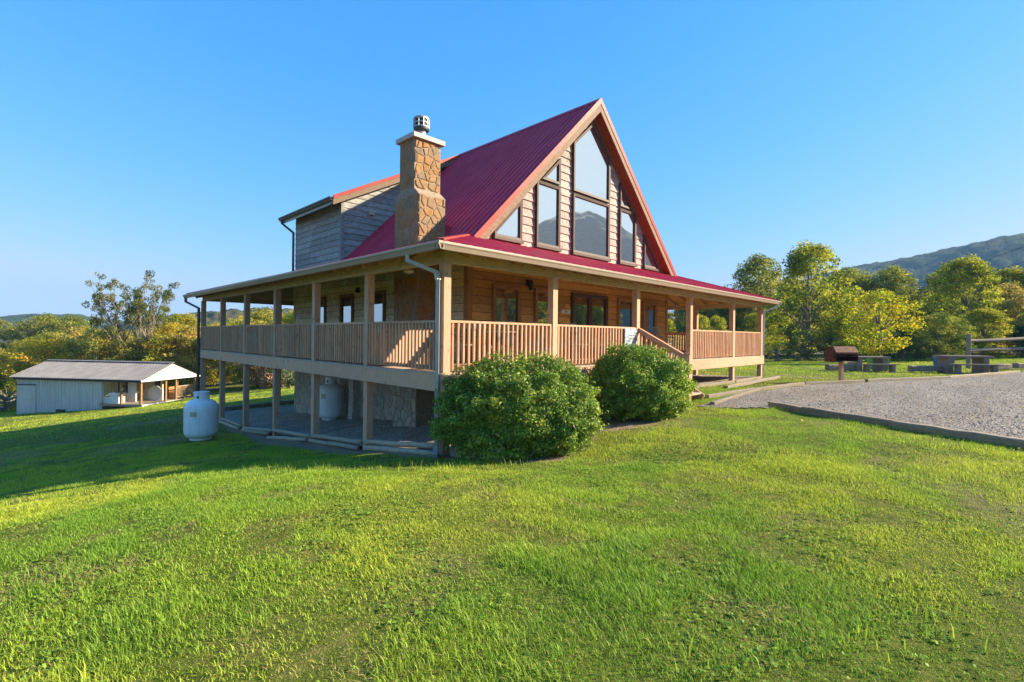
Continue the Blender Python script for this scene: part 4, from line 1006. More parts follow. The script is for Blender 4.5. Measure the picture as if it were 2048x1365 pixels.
# ------------------------------------------------------------------ the metal shed below the house
a8 = math.atan2(1.5, -10.2)
sx0, sy0 = cw(-25.4, 34.0); ux, uy = cw(-35.6, 35.5)
SU = Vector((ux - sx0, uy - sy0, 0)).normalized(); SL = 10.4; SW = 5.05; SV = Vector((SU.y, -SU.x, 0))
if SV.dot(Vector((FW[0], FW[1], 0))) < 0: SV = -SV
shed = empty('metal_shed', (sx0, sy0, -5.1)); tag(shed, 'long grey metal shed with gabled roof and open porch end', 'shed')
def sp(u, v, z): return SU * u + SV * v + Vector((0, 0, z + 5.1))
SE, SR, PO = -3.24, -2.20, 3.25                    # eave, ridge, length of the open porch end
def sbox(b, u0, u1, v0, v1, z0, z1):
    return b.add([sp(u, v, z) for z in (z0, z1) for u, v in ((u0, v0), (u1, v0), (u1, v1), (u0, v1))], [(3, 2, 1, 0), (4, 5, 6, 7), (0, 1, 5, 4), (1, 2, 6, 5), (2, 3, 7, 6), (3, 0, 4, 7)])
SM = M['shed_metal']
def corrug(b, u0, u1, v0, v1, zlo, zhi, out, pitch=.23):
    "ribbed wall sheet from (u0,v0) to (u1,v1); zhi(f) gives the top"
    L = math.hypot(u1 - u0, v1 - v0); n = int(L / pitch); ps = []
    for i in range(n + 1):
        for d, h in ((0, 0), (.3, 0), (.38, .025), (.52, .025), (.6, 0)):
            f = (i + d) * pitch / L
            if f <= 1: ps.append((f, h))
    vs = [sp(u0 + (u1 - u0) * f + out[0] * h, v0 + (v1 - v0) * f + out[1] * h, z(f)) for z in (zlo, zhi) for f, h in ps]
    m = len(ps); return b.add(vs, [(i, i + 1, m + i + 1, m + i) for i in range(m - 1)])
core = MB(); sbox(core, PO, SL - .15, .22, SW - .25, -6.3, SE - .04)
sw = core.build('wall', SM, shed)
corrug(MB(), PO, SL - .1, .2, .2, lambda f: -6.3, lambda f: SE - .03, (0, -1)).build('wall_sheet', SM, shed)
corrug(MB(), SL - .13, SL - .13, .2, SW - .2, lambda f: -6.3, lambda f: SE - .03, (1, 0)).build('wall_sheet', SM, shed)
corrug(MB(), PO - .01, PO - .01, .2, SW - .2, lambda f: -5.1, lambda f: SE - .03, (-1, 0)).build('wall_sheet', M['cream_panel'], shed)
rfs = math.hypot(SW / 2 + .1, SR - SE)
for v0, v1, nm in ((-.12, SW / 2, 'near'), (SW + .12, SW / 2, 'far')):
    u = -.15
    while u < SL + .1:
        ue = min(u + .92, SL + .15); b = MB(); ps = []
        j = 0
        while u + j * .23 < ue - .01:
            for d, h in ((0, 0), (.09, 0), (.105, .03), (.135, .03), (.15, 0)): ps.append((min(ue, u + j * .23 + d), h))
            j += 1
        ps.append((ue, 0)); m = len(ps)
        vs = [sp(q, vv, z + h) for vv, z in ((v0, SE - .03), (v1, SR)) for q, h in ps] + [sp(q, vv, z + h - .03) for vv, z in ((v0, SE - .03), (v1, SR)) for q, h in ps]
        fs = [(i, i + 1, m + i + 1, m + i) for i in range(m - 1)] + [(2 * m + i, 3 * m + i, 3 * m + i + 1, 2 * m + i + 1) for i in range(m - 1)] + [(i, 2 * m + i, 2 * m + i + 1, i + 1) for i in range(m - 1)]
        b.add(vs, fs).build('roof_panel', M['shed_roof'], shed); u = ue
MB().prism([sp(-.17, SW / 2 - .2, SR + .01), sp(-.17, SW / 2, SR + .07), sp(-.17, SW / 2 + .2, SR + .01)], SU * (SL + .34)).build('ridge_cap', M['shed_roof'], shed)
gb = MB(); corrug(gb, -.1, -.1, 0, SW, lambda f: SE - .14, lambda f: SE - .06 + (SR - SE) * (1 - abs(2 * f - 1)), (-1, 0)); gb.build('gable_sheet', M['shed_gable'] if 'shed_gable' in M else SM, shed)
MB().prism([sp(-.16, -.12, SE - .16), sp(-.16, -.12, SE - .05), sp(-.16, SW + .12, SE - .05), sp(-.16, SW + .12, SE - .16)], SU * .05).build('gable_trim', M['foam_white'], shed)
MB().prism([sp(-.1, .0, SE - .2), sp(-.1, .0, SE - .07), sp(SL, .0, SE - .07), sp(SL, .0, SE - .2)], SV * .04).build('eave_trim', M['steel_dark'], shed)
for u in (.06, 1.6):
    for v in (.15, SW - .15): sbox(MB(), u, u + .12, v - .06, v + .06, -5.6, SE - .14).build('post', M['frame_brown'], shed)
sbox(MB(), .06, .18, SW * .42, SW * .42 + .12, -5.6, SE - .14).build('post', M['frame_brown'], shed); sbox(MB(), .06, .18, SW * .6, SW * .6 + .12, -5.6, SE - .14).build('post', M['frame_brown'], shed)
sbox(MB(), -.1, PO, 0, SW, -5.12, -4.96).build('floor', M['timber_grey'], shed); sbox(MB(), -.12, -.1, 0, SW, -5.3, -4.97).build('floor_edge', M['foam_white'], shed)
dr = sbox(MB(), SL - 1.75, SL - .2, .13, .17, -5.95, SE - .62).build('door', SM, shed); sbox(MB(), SL - 1.8, SL - .15, .10, .13, SE - .62, SE - .55).build('door_track', M['steel_dark'], dr); sbox(MB(), SL - 1.5, SL - .5, .105, .13, -4.85, -4.78).build('brace', SM, dr)
sbox(MB(), 6.2, 6.9, .12, .17, -5.95, -5.5).build('vent_panel', M['steel_dark'], shed)
def swin(u0, u1, z0, z1, v):
    w = sbox(MB(), u0, u1, v - .05, v, z0, z1).build('window', M['frame_dark'], shed); sbox(MB(), u0 + .1, u1 - .1, v - .06, v - .052, z0 + .1, (z0 + z1) / 2 - .04).build('pane', M['glass_lower'], w); sbox(MB(), u0 + .1, u1 - .1, v - .06, v - .052, (z0 + z1) / 2 + .04, z1 - .1).build('pane', M['glass_lower'], w)
sbox(MB(), 1.7, PO, 1.3, 1.4, -4.96, SE - .14).build('inner_wall', M['foam_white'], shed)
swin(2.35, 3.1, -4.35, -3.4, 1.3)
sbox(MB(), .6, 2.2, 2.4, 2.5, -4.96, -4.15).build('inner_wall', M['foam_white'], shed); sbox(MB(), .6, 2.2, 2.4, 2.5, -4.15, SE - .14).build('inner_wall', M['cream_panel'], shed)
swin(.75, 1.15, -4.05, -3.45, 2.39)
fe2 = empty('shed_railing', sp(.12, SW - .1, -4.96) + Vector((sx0, sy0, -5.1))); tag(fe2, 'dark wooden railing at the open end of the metal shed', 'railing')
for z in (.95, .15): MB().bar(SV * -1.75 + Vector((0, 0, z)), Vector((0, 0, z)), .06, .07).build('rail', M['timber_tie'], fe2)
for i in range(17): MB().bar(SV * -(i * .105 + .03) + Vector((0, 0, .1)), SV * -(i * .105 + .03) + Vector((0, 0, .95)), .04, .04).build('baluster', M['timber_tie'], fe2)
def on_shed(name, u, v, label, cat, z=-4.96):
    o = empty(name, sp(u, v, z) + Vector((sx0, sy0, -5.1)), math.atan2(SU.y, SU.x)); return tag(o, label, cat)
o = on_shed('garden_bench', .5, SW * .72, 'orange wooden bench on the shed porch beside the railing', 'bench')
for sy_ in (-.45, .45):
    MB().box(-.25, .25, sy_ - .04, sy_ + .04, 0, .42).build('leg', M['bench_wood'], o)
MB().box(-.27, .27, -.55, .55, .42, .48).build('seat', M['bench_wood'], o)
for k in range(3): MB().box(.2, .25, -.55, .55, .52 + k * .14, .62 + k * .14).build('back_slat', M['bench_wood'], o)
for u, v, w, h, nm, lb in ((3.0, .55, .4, .42, 'white_cooler', 'low white cooler on the shed porch below the window'), (2.35, .5, .36, .72, 'white_cabinet', 'white cabinet on the shed porch beside a post')):
    o = on_shed(nm, u, v, lb, 'cabinet' if 'cab' in nm else 'cooler')
    MB().box(-w, w, -.25, .25, 0, h * .8).build('body', M['foam_white'], o); MB().box(-w - .02, w + .02, -.27, .27, h * .8 + .003, h).build('lid', M['foam_white'], o)
o = on_shed('round_table_top', .95, 2.15, 'round white disc leaning against the shed porch wall', 'disc')
MB().tube([(0, -.03, .55), (0, .03, .55)], .55, 28).build('disc', M['foam_white'], o); MB().bar((-.3, -.045, .25), (.3, -.045, .85), .05, .02).build('brace', M['steel'], o)

# ------------------------------------------------------------------ vegetation helpers
def leaf_quads(c, nrm, size, aspect=.55, roll=None, rng=RNG):
    "diamond leaves: centres (n,3), normals (n,3), length size (n)"
    n = len(c); nrm = nrm / (np.linalg.norm(nrm, axis=1, keepdims=True) + 1e-9)
    h = rng.normal(size=(n, 3)); t_ = np.cross(nrm, h); t_ /= (np.linalg.norm(t_, axis=1, keepdims=True) + 1e-9); b_ = np.cross(nrm, t_)
    L = size[:, None] * .5; W = L * aspect
    fold = nrm * L * .25
    v = np.stack([c - t_ * L, c + b_ * W + fold, c + t_ * L, c - b_ * W + fold], 1).reshape(-1, 3)
    f = np.arange(4 * n).reshape(-1, 4); return v, f
def tones(n, pal, wts, jit=.18, rng=RNG):
    pal = np.array(pal); k = rng.choice(len(pal), n, p=np.array(wts) / sum(wts))
    return pal[k] * (1 + jit * (rng.random((n, 1)) * 2 - 1)) * (1 + .08 * (rng.random((n, 3)) * 2 - 1))

def crown_mesh(name, clumps, per, leaf, pal, wts, rng, spread=1.0, up=.35):
    "clumps: (n,4) centre and radius; every clump has a tone of its own"
    V, F, C = [], [], []; base = 0
    ct = tones(len(clumps), pal, wts, .12, rng)
    for (cx, cy, cz, r), tone in zip(clumps, ct):
        n = max(6, int(per * (r / .6) ** 2)); d = rng.normal(size=(n, 3)); d /= np.linalg.norm(d, axis=1, keepdims=True)
        rad = r * (.35 + .65 * rng.random((n, 1)) ** .5) * spread
        p = np.array([cx, cy, cz]) + d * rad * np.array([1, 1, .72])
        nr = d * .8 + rng.normal(size=(n, 3)) * .7 + np.array([0, 0, up])
        v, f = leaf_quads(p, nr, leaf * (.65 + .7 * rng.random(n)), .6, rng=rng)
        col = tone * (1 + .22 * (rng.random((n, 1)) * 2 - 1)); V.append(v); F.append(f + base); C.append(np.repeat(col, 4, 0)); base += len(v)
    me = raw_mesh(name, np.concatenate(V), np.concatenate(F), np.clip(np.concatenate(C), .004, 1)); me.materials.append(M['leaf']); return me

def limbs(height, spread, rng, stems=1, base_r=.16, forks=3, depth=3, lean=.15, start=.3):
    "branch skeleton: list of (points, radii) and tip positions"
    segs, tips = [], []
    def grow(p, d, L, r, lev):
        k = 5; pts = [p]; dd = d.copy()
        for i in range(k):
            dd = dd + rng.normal(size=3) * .10 + np.array([0, 0, .05]); dd /= np.linalg.norm(dd); pts.append(pts[-1] + dd * L / k)
        rad = [max(.008, r * (1 - .55 * i / k)) for i in range(k + 1)]; segs.append((pts, rad))
        if lev == 0: tips.append(pts[-1]); tips.append(pts[-2]); return
        for j in range(forks):
            q = pts[rng.integers(2, k + 1)] if j else pts[-1]
            ang = rng.random() * 6.28; s = .45 + .5 * rng.random(); nd = dd + spread * s * np.array([math.cos(ang), math.sin(ang), .1]); nd /= np.linalg.norm(nd)
            grow(q, nd, L * (.55 + .2 * rng.random()), r * .5, lev - 1)
    for s in range(stems):
        a = rng.random() * 6.28; d = np.array([lean * math.cos(a), lean * math.sin(a), 1.0]); d /= np.linalg.norm(d)
        grow(np.array([.06 * stems * math.cos(a), .06 * stems * math.sin(a), -.2]), d, height * start * (1.2 if stems > 1 else 1), base_r, depth)
    return segs, np.array(tips)
def trunk_mesh(name, segs, mat, sides=6):
    b = MB()
    for pts, rad in segs: b.tube(pts, rad, sides if max(rad) > .05 else 4, cap=False)
    me = bpy.data.meshes.new(name); me.from_pydata(b.v, [], b.f); me.materials.append(mat); me.update(); return me

YEL = [(0.75, 0.594, 0.05), (0.66, 0.55, 0.055), (0.528, 0.484, 0.055), (0.726, 0.462, 0.055), (0.374, 0.396, 0.055)]
YG = [(.46, .45, .045), (.37, .39, .045), (.25, .29, .04), (.54, .48, .05), (.16, .20, .035)]
GRN = [(0.25, 0.288, 0.056), (0.325, 0.35, 0.062), (0.163, 0.2, 0.044), (0.45, 0.413, 0.069)]
OLV = [(0.529, 0.46, 0.092), (0.437, 0.402, 0.081), (0.621, 0.483, 0.103), (0.667, 0.437, 0.103), (0.322, 0.322, 0.069)]
RUS = [(0.506, 0.288, 0.151), (0.574, 0.338, 0.203), (0.405, 0.321, 0.119), (0.641, 0.423, 0.254), (0.338, 0.254, 0.101)]
DRK = [(0.071, 0.146, 0.045), (0.098, 0.195, 0.058), (0.058, 0.114, 0.039), (0.146, 0.243, 0.071)]
MAP = [(.58, .54, .03), (.48, .50, .03), (.36, .44, .03), (.66, .54, .035), (.26, .34, .03)]

def make_tree(kind, seed, height, width, pal, wts, leaf, per, nclump, trunk=.22, shape='round', low=.25, mat='bark', spread=.7, hole=.0, csize=(.45, .95)):
    rng = np.random.default_rng(seed)
    segs, tips = limbs(height, spread, rng, 1, height * .018 + .03, 3, 3, .06, low + .12)
    # scale the skeleton into the crown
    C = []
    k = 0
    while len(C) < nclump and k < nclump * 20:
        k += 1
        z = rng.random(); a = rng.random() * 6.28
        if shape == 'round': prof = math.sqrt(max(0, 1 - (2 * z - .9) ** 2 / 1.25))
        elif shape == 'tall': prof = (math.sin(math.pi * min(1, .12 + z * .86)) ** .6)
        elif shape == 'cone': prof = (1 - z) * .95 + .08
        else: prof = math.sqrt(max(0, 1 - (2 * z - 1) ** 2))
        lob = .62 + .66 * float(vnoise(np.array([a * 1.3 + seed]), np.array([z * 3.0]), seed)[0])
        r = width / 2 * prof * lob * (rng.random() ** .38)
        zz = height * (low + (1 - low) * z); x, y = r * math.cos(a), r * math.sin(a)
        if hole and vnoise(np.array([x * .9 + 50]), np.array([zz * .9 + y * .7]), seed + 5)[0] < hole: continue
        C.append((x, y, zz, csize[0] + (csize[1] - csize[0]) * rng.random()))
    C = np.array(C); C[:, 3] *= max(.5, min(1.3, width / 5.5))
    # add branches reaching a share of the clumps so wood shows in the gaps
    top = np.array([0, 0, height * .8])
    for c in C[rng.choice(len(C), min(len(C), 26), replace=False)]:
        s = np.array([0, 0, max(height * .15, c[2] * .55)]); m = (s + c[:3]) / 2 + np.array([0, 0, -.06 * height]) * rng.random()
        segs.append(([s, m, c[:3]], [.05 + height * .003, .035, .012]))
    segs.append(([np.array([0, 0, -.3]), np.array([.05, .03, height * .4]), np.array([-.04, .06, height * .85])], [height * .02 + .04, height * .014 + .02, .02]))
    cr = crown_mesh(kind + '_crown', C, per, leaf, pal, wts, rng); tr = trunk_mesh(kind + '_trunk', [s for s in segs if np.max(np.abs(np.array(s[0])[:, :2])) < width * .55 and np.max(np.array(s[0])[:, 2]) < height], M[mat])
    return tr, cr
TREES = {}
def plant(kind, name, X, Y, sc_, label, group, rz=None, zoff=0.0, sx=1.0):
    tr, cr = TREES[kind]; x, y = cw(X, Y); o = empty(name, (x, y, H(x, y) + zoff), rr.uniform(0, 6.28) if rz is None else rz)
    o.scale = (sc_ * sx, sc_ * sx, sc_); tag(o, label, 'tree' if 'tree' in name or 'maple' in name else 'shrub', group)
    link_mesh('trunk', tr, None, o); link_mesh('crown', cr, None, o); return o

# ------------------------------------------------------------------ clipped evergreen bushes in front of the porch
def bush(name, c, rx, ry, h, rz, label, seed, n=15000):
    rng = np.random.default_rng(seed); g = H(c[0], c[1]); o = empty(name, (c[0], c[1], g), rz); tag(o, label, 'bush', 'evergreen bushes in front of the porch')
    d = rng.normal(size=(n, 3)); d[:, 2] = np.where(d[:, 2] < 0, d[:, 2] * .62, d[:, 2]); d /= np.linalg.norm(d, axis=1, keepdims=True)
    az = np.arctan2(d[:, 1], d[:, 0])
    lump = 1 + .15 * (fbm(az * 2.2 + 7 * seed, d[:, 2] * 3.2, seed, 3) * 2 - 1) + .17 * (vnoise(az * 6, d[:, 2] * 8, seed + 4) * 2 - 1) + np.where(rng.random(n) < .03, .10 * rng.random(n), 0)
    rad = lump * np.where(rng.random(n) < .72, 1 - .09 * rng.random(n), .55 + .4 * rng.random(n))
    sh = np.power(np.abs(d), np.array([.92, .92, 1.05])) * np.sign(d)
    p = sh * rad[:, None] * np.array([rx, ry, h * .60]); p[:, 2] += h * .40
    k = p[:, 2] > .02; p, d, lump = p[k], d[k], lump[k]; n = len(p)
    # little sprigs: a few leaves around each point
    m = 3; P = np.repeat(p, m, 0) + rng.normal(size=(n * m, 3)) * .022; D = np.repeat(d, m, 0)
    nr = D * .6 + rng.normal(size=(n * m, 3)) * .75 + np.array([0, 0, .35])
    v, f = leaf_quads(P, nr, .030 + .028 * rng.random(n * m), .52, rng=rng)
    tone = .75 + .5 * fbm(P[:, 0] * 2.4 + 9, P[:, 2] * 2.4 + P[:, 1] * 1.7, seed, 3); new = rng.random(n * m) < .36 * sstep(.45, .62, fbm(P[:, 0] * 3.1, P[:, 2] * 3.1 + 4, seed + 2, 2))
    col = np.where(new[:, None], np.array([.50, .58, .07]), np.array([.18, .30, .032])) * tone[:, None] * (1 + .25 * (rng.random((n * m, 1)) * 2 - 1))
    dead = rng.random(n * m) < .012; col[dead] = (.30, .20, .12)
    me = raw_mesh('foliage', v, f, np.repeat(col, 4, 0)); me.materials.append(M['leaf_shrub']); link_mesh('foliage', me, None, o)
    b = MB()
    for i in range(60):
        q = sh[rng.integers(len(sh))] * np.array([rx, ry, h * .6]) * .93; q[2] = max(.1, q[2] + h * .4); s = np.array([rng.normal() * .12, rng.normal() * .12, -.1])
        b.tube([s, (s + q) / 2 + rng.normal(size=3) * .06, q], [.022, .014, .005], 5, cap=False)
    b.build('stem', M['bark_pale'], o); return o
bush('large_bush', (.74, -.96), 1.24, .84, 1.47, R(-45), 'large clipped evergreen bush at the house corner post', 3, 30000)
bush('round_bush', (4.0, -1.14), 1.03, .80, 1.40, R(-45), 'rounded evergreen bush beside the porch stair', 8, 24000)

# ------------------------------------------------------------------ lawn grass, clover and weeds
def grass_field(name, n, y0, y1, pw, hmin, hmax, wid, seg, label, seed):
    rng = np.random.default_rng(seed)
    Y = np.sqrt(y0 ** 2 + (y1 ** 2 - y0 ** 2) * rng.random(n) ** pw); X = Y * (rng.random(n) * 2.3 - 1.15)
    x = CAM[0] + X * RT[0] + Y * FW[0]; y = CAM[1] + X * RT[1] + Y * FW[1]
    ok = ~(in_poly(x, y, GRAVEL) | in_poly(x, y, UNDER) | in_poly(x, y, BARE) | in_poly(x, y, BEDS))
    dens = fbm(x * .55, y * .55, 21, 3); thin = fbm(x * 2.1 + 5, y * 2.1, 31, 4)
    ok &= rng.random(n) > sstep(.60, .74, dens) * .45
    ok &= rng.random(n) > sstep(.58, .72, thin) * .55
    x, y, Y, X, dens, thin = (q[ok] for q in (x, y, Y, X, dens, thin)); n = len(x); z = hgt(x, y) - .008
    tuft = fbm(x * 2.3, y * 2.3, 41, 3); lush = fbm(x * .42 + 3, y * .42, 61, 3)
    hh = (hmin + (hmax - hmin) * rng.random(n) ** 1.6) * (.6 + .75 * sstep(.3, .72, tuft)) * (.8 + .35 * sstep(.35, .65, lush)); tallb = rng.random(n) < .010; hh[tallb] *= 1.8
    a = rng.random(n) * 6.283; lean = (.25 + .9 * rng.random(n) ** 1.3) * hh; w = wid * (.6 + .8 * rng.random(n)) * (1 + Y * .05)
    da = np.stack([np.cos(a), np.sin(a), 0 * a], 1); sa = np.stack([-np.sin(a), np.cos(a), 0 * a], 1); p = np.stack([x, y, z], 1); up = np.array([0, 0, 1.0])
    g1 = np.array([.37, .50, .04]); g2 = np.array([.55, .58, .055]); g3 = np.array([.25, .40, .034]); dry = np.array([.62, .48, .19])
    mixl = sstep(.35, .65, fbm(x * .9, y * .9, 71, 3))[:, None]; col = g3 * (1 - mixl) + g1 * mixl
    yl = (sstep(.44, .66, fbm(x * .5 + 11, y * .5, 81, 3)) * .75)[:, None]; col = col * (1 - yl) + g2 * yl
    col = col * (1 + .36 * (rng.random((n, 1)) * 2 - 1))
    dm = (rng.random(n) < .07 + .22 * sstep(.58, .72, dens) + .50 * sstep(.57, .67, thin)); col[dm] = dry * (.6 + .7 * rng.random((dm.sum(), 1)))
    hh[dm] *= .5; lean[dm] = hh[dm] * 2.2
    if seg == 2:
        v = np.stack([p - sa * w[:, None], p + sa * w[:, None], p + da * (lean * .35)[:, None] + up * (hh * .62)[:, None] + sa * (w * .8)[:, None], p + da * (lean * .35)[:, None] + up * (hh * .62)[:, None] - sa * (w * .8)[:, None], p + da * lean[:, None] + up * (hh * .95)[:, None]], 1).reshape(-1, 3)
        i = 5 * np.arange(n)[:, None]; f = np.concatenate([i + np.array([[0, 1, 2]]), i + np.array([[0, 2, 3]]), i + np.array([[3, 2, 4]])]); k = 5
    else:
        v = np.stack([p - sa * w[:, None], p + sa * w[:, None], p + da * (lean * .7)[:, None] + up * hh[:, None]], 1).reshape(-1, 3); f = 3 * np.arange(n)[:, None] + np.array([[0, 1, 2]]); k = 3
    me = raw_mesh(name, v, f, np.repeat(np.clip(col, .01, 1), k, 0)); me.materials.append(M['grass'])
    return tag(link_mesh(name, me), label, 'grass', kind='stuff')
grass_field('lawn_grass', 540000, 1.75, 6.5, .84, .020, .052, .0017, 2, 'short uneven grass blades of the near lawn', 1)
grass_field('lawn_grass', 560000, 6.3, 14, .9, .026, .056, .0024, 1, 'mown grass of the lawn in front of the house', 2)
grass_field('lawn_grass', 260000, 13.5, 40, .8, .04, .07, .006, 1, 'mown grass of the lawn sloping away beside the house', 3)

def clover(n, seed):
    rng = np.random.default_rng(seed); m = n * 6
    Y = np.sqrt(1.75 ** 2 + (8.0 ** 2 - 1.75 ** 2) * rng.random(m) ** .8); X = Y * (rng.random(m) * 2.3 - 1.15); x = CAM[0] + X * RT[0] + Y * FW[0]; y = CAM[1] + X * RT[1] + Y * FW[1]
    k = (rng.random(m) < sstep(.45, .75, fbm(x * 1.3 + 17, y * 1.3, 91, 4))) & ~(in_poly(x, y, GRAVEL) | in_poly(x, y, UNDER) | in_poly(x, y, BEDS) | in_poly(x, y, BARE)); x, y = x[k][:n], y[k][:n]; n = len(x)
    h = .006 + .020 * rng.random(n); c = np.stack([x, y, hgt(x, y) + h], 1); V, F = [], []; a = rng.random(n) * 6.28
    C3, N3, S3 = [], [], []
    s = .006 + .006 * rng.random(n)
    for j in range(3):
        aa = a + j * 2.094; C3.append(c + np.stack([np.cos(aa), np.sin(aa), 0 * aa], 1) * s[:, None] * .8); N3.append(np.array([0, 0, 1.0]) + rng.normal(size=(n, 3)) * .3); S3.append(s * 2.1)
    v, f = leaf_quads(np.concatenate(C3), np.concatenate(N3), np.concatenate(S3), .95, rng=rng)
    col = np.array([.24, .38, .05]) * (.7 + .6 * rng.random((len(v) // 4, 1)))
    me = raw_mesh('clover', v, f, np.repeat(col, 4, 0)); me.materials.append(M['grass']); tag(link_mesh('clover', me), 'low clover patches in the near lawn', 'clover', kind='stuff')
clover(9000, 12)
def tufts(spots, n, seed):
    rng = np.random.default_rng(seed); V, C = [], []
    for X, Y, h in spots:
        x, y = cw(X, Y); P = rng.normal(size=(n, 2)) * .11 + np.array([x, y]); a = rng.random(n) * 6.28; hh = h * (.4 + .6 * rng.random(n))
        da = np.stack([np.cos(a), np.sin(a), 0 * a], 1); sa = np.stack([-np.sin(a), np.cos(a), 0 * a], 1) * .003; p = np.c_[P, hgt(P[:, 0], P[:, 1]) - .01]; up = np.array([0, 0, 1.]); L = (hh * .45)[:, None]
        V.append(np.stack([p - sa, p + sa, p + da * L * .3 + up * hh[:, None] * .6 + sa * .9, p + da * L * .3 + up * hh[:, None] * .6 - sa * .9, p + da * L + up * hh[:, None]], 1).reshape(-1, 3))
        C.append(np.repeat(np.array([.36, .46, .05]) * (.7 + .6 * rng.random((n, 1))), 5, 0))
    V = np.concatenate(V); i = 5 * np.arange(len(V) // 5)[:, None]; f = np.concatenate([i + np.array([[0, 1, 2]]), i + np.array([[0, 2, 3]]), i + np.array([[3, 2, 4]])])
    me = raw_mesh('tall_grass', V, f, np.concatenate(C)); me.materials.append(M['grass']); tag(link_mesh('tall_grass', me), 'taller unmown grass blades standing up here and there in the lawn', 'grass', kind='stuff')
tufts([(2.35, 2.75, .20), (1.9, 2.5, .12), (.9, 2.45, .11), (2.7, 3.2, .11)] + [(-4.4 + .28 * k, 7.0 + .25 * math.sin(k * 2.1) - .02 * k, .13 + .05 * math.sin(k * 5.3)) for k in range(17)], 16, 300)

def litter(n, seed):
    rng = np.random.default_rng(seed); Y = np.sqrt(25 + (24 ** 2 - 25) * rng.random(n) ** .8); X = Y * (rng.random(n) * 2.3 - 1.15); x = CAM[0] + X * RT[0] + Y * FW[0]; y = CAM[1] + X * RT[1] + Y * FW[1]
    k = ~in_poly(x, y, UNDER); x, y = x[k], y[k]; n = len(x); onl = ~in_poly(x, y, GRAVEL); c = np.stack([x, y, hgt(x, y) + np.where(onl, .02 + .015 * rng.random(n), .04)], 1)
    v, f = leaf_quads(c, np.array([0, 0, 1.0]) + rng.normal(size=(n, 3)) * .45, .03 + .03 * rng.random(n), .7, rng=rng)
    col = np.array([(.38, .22, .09), (.50, .36, .12), (.28, .16, .07), (.55, .46, .12)])[rng.integers(0, 4, n)] * (.7 + .5 * rng.random((n, 1)))
    me = raw_mesh('fallen_leaves', v, f, np.repeat(col, 4, 0)); me.materials.append(M['grass']); tag(link_mesh('fallen_leaves', me), 'brown fallen leaves scattered over the lawn and gravel', 'leaves', kind='stuff')
litter(1500, 51)
# ------------------------------------------------------------------ trees
TREES['yellow'] = make_tree('yellow', 11, 8.0, 6.2, YEL, [3, 4, 4, 2, 3], .20, 58, 250, low=.08, shape='round', hole=.34, csize=(.25, .72))
TREES['olive'] = make_tree('olive', 12, 7.5, 6.4, OLV, [3, 3, 2, 1, 3], .20, 58, 250, low=.05, shape='round', hole=.34, csize=(.25, .72), mat='bark_pale')
TREES['yellowgreen'] = make_tree('yellowgreen', 13, 9.0, 6.4, YG, [4, 4, 3, 2, 2], .20, 58, 250, low=.06, shape='tall', hole=.34, csize=(.25, .72))
TREES['green'] = make_tree('green', 14, 10.0, 7.4, GRN, [3, 3, 2, 2], .20, 58, 250, low=.06, shape='tall', hole=.34, csize=(.25, .72))
TREES['maple'] = make_tree('maple', 15, 4.7, 4.3, MAP, [4, 4, 4, 3, 3], .14, 80, 190, low=.14, shape='ball', csize=(.28, .6))
TREES['rust'] = make_tree('rust', 16, 4.2, 4.6, RUS, [2, 2, 3, 2, 2], .18, 44, 90, low=.02, shape='ball', hole=.3, mat='bark_pale')
TREES['dark'] = make_tree('dark', 17, 7.0, 5.0, DRK, [2, 2, 2, 1], .16, 90, 120, low=.04, shape='cone')
TREES['holly'] = make_tree('holly', 18, 3.6, 3.4, DRK, [2, 3, 1, 3], .13, 110, 70, low=.12, shape='ball', csize=(.35, .6))
TREES['shrub'] = make_tree('shrub', 19, 2.2, 2.8, YG, [2, 3, 4, 1, 3], .13, 60, 60, low=.0, shape='ball', hole=.2, csize=(.35, .6))

gl_ = 'autumn trees in the wood beyond the metal shed'; rg = random.Random(5)
lab = {'yellow': 'yellow-leaved autumn tree in the wood beyond the metal shed', 'olive': 'olive-brown thinning tree in the wood beyond the metal shed', 'rust': 'low russet tree at the lawn edge behind the house', 'yellowgreen': 'yellow-green tree in the wood beyond the metal shed', 'green': 'green tree in the wood beyond the metal shed'}
row = []
for k in range(17):                                  # front row right behind the shed
    X = -58 + k * 2.9 + rg.uniform(-.8, .8); row.append((0, X, 47 + rg.uniform(-2, 3) + max(0, -X - 44) * -.25, rg.choice(['yellow', 'olive', 'olive', 'yellow']), rg.uniform(.74, .92)))
for k in range(15):                                  # second row
    X = -72 + k * 4.6 + rg.uniform(-1, 1); row.append((1, X, 58 + rg.uniform(-2, 3), rg.choice(['yellow', 'olive', 'yellowgreen']), rg.uniform(.86, 1.0)))
for k in range(14):
    X = -84 + k * 5.4 + rg.uniform(-1, 1); row.append((2, X, 71 + rg.uniform(-3, 3), rg.choice(['green', 'olive', 'yellow']), rg.uniform(.90, 1.04)))
for w_, X, Y, k, s in row: plant(k, 'autumn_tree', X, Y, s, lab[k].replace('in the wood beyond', ['right behind', 'in the second row of the wood beyond', 'at the back of the wood beyond'][w_]), gl_, sx=1.08)
for k in range(12): plant(['yellow', 'olive', 'yellowgreen'][k % 3], 'autumn_tree', -58 - (k % 4) * 7, 12 + k * 3.0, 1.0, ['yellow', 'olive-brown', 'yellow-green'][k % 3] + ' tree of the wood mirrored in the left wall windows', 'trees mirrored in the left wall windows')
for X, Y, s in ((-20.5, 41, .9), (-18.2, 39.5, .85), (-16.5, 41.5, 1.0), (-13.6, 42.5, .9), (-11.5, 44, 1.0), (-22, 44.5, 1.1)): plant('rust', 'russet_tree', X, Y, s, lab['rust'], 'low russet trees at the lawn edge')
plant('holly', 'evergreen_tree', -16.2, 36.0, 1.0, 'dark glossy evergreen tree seen beneath the porch deck', None)
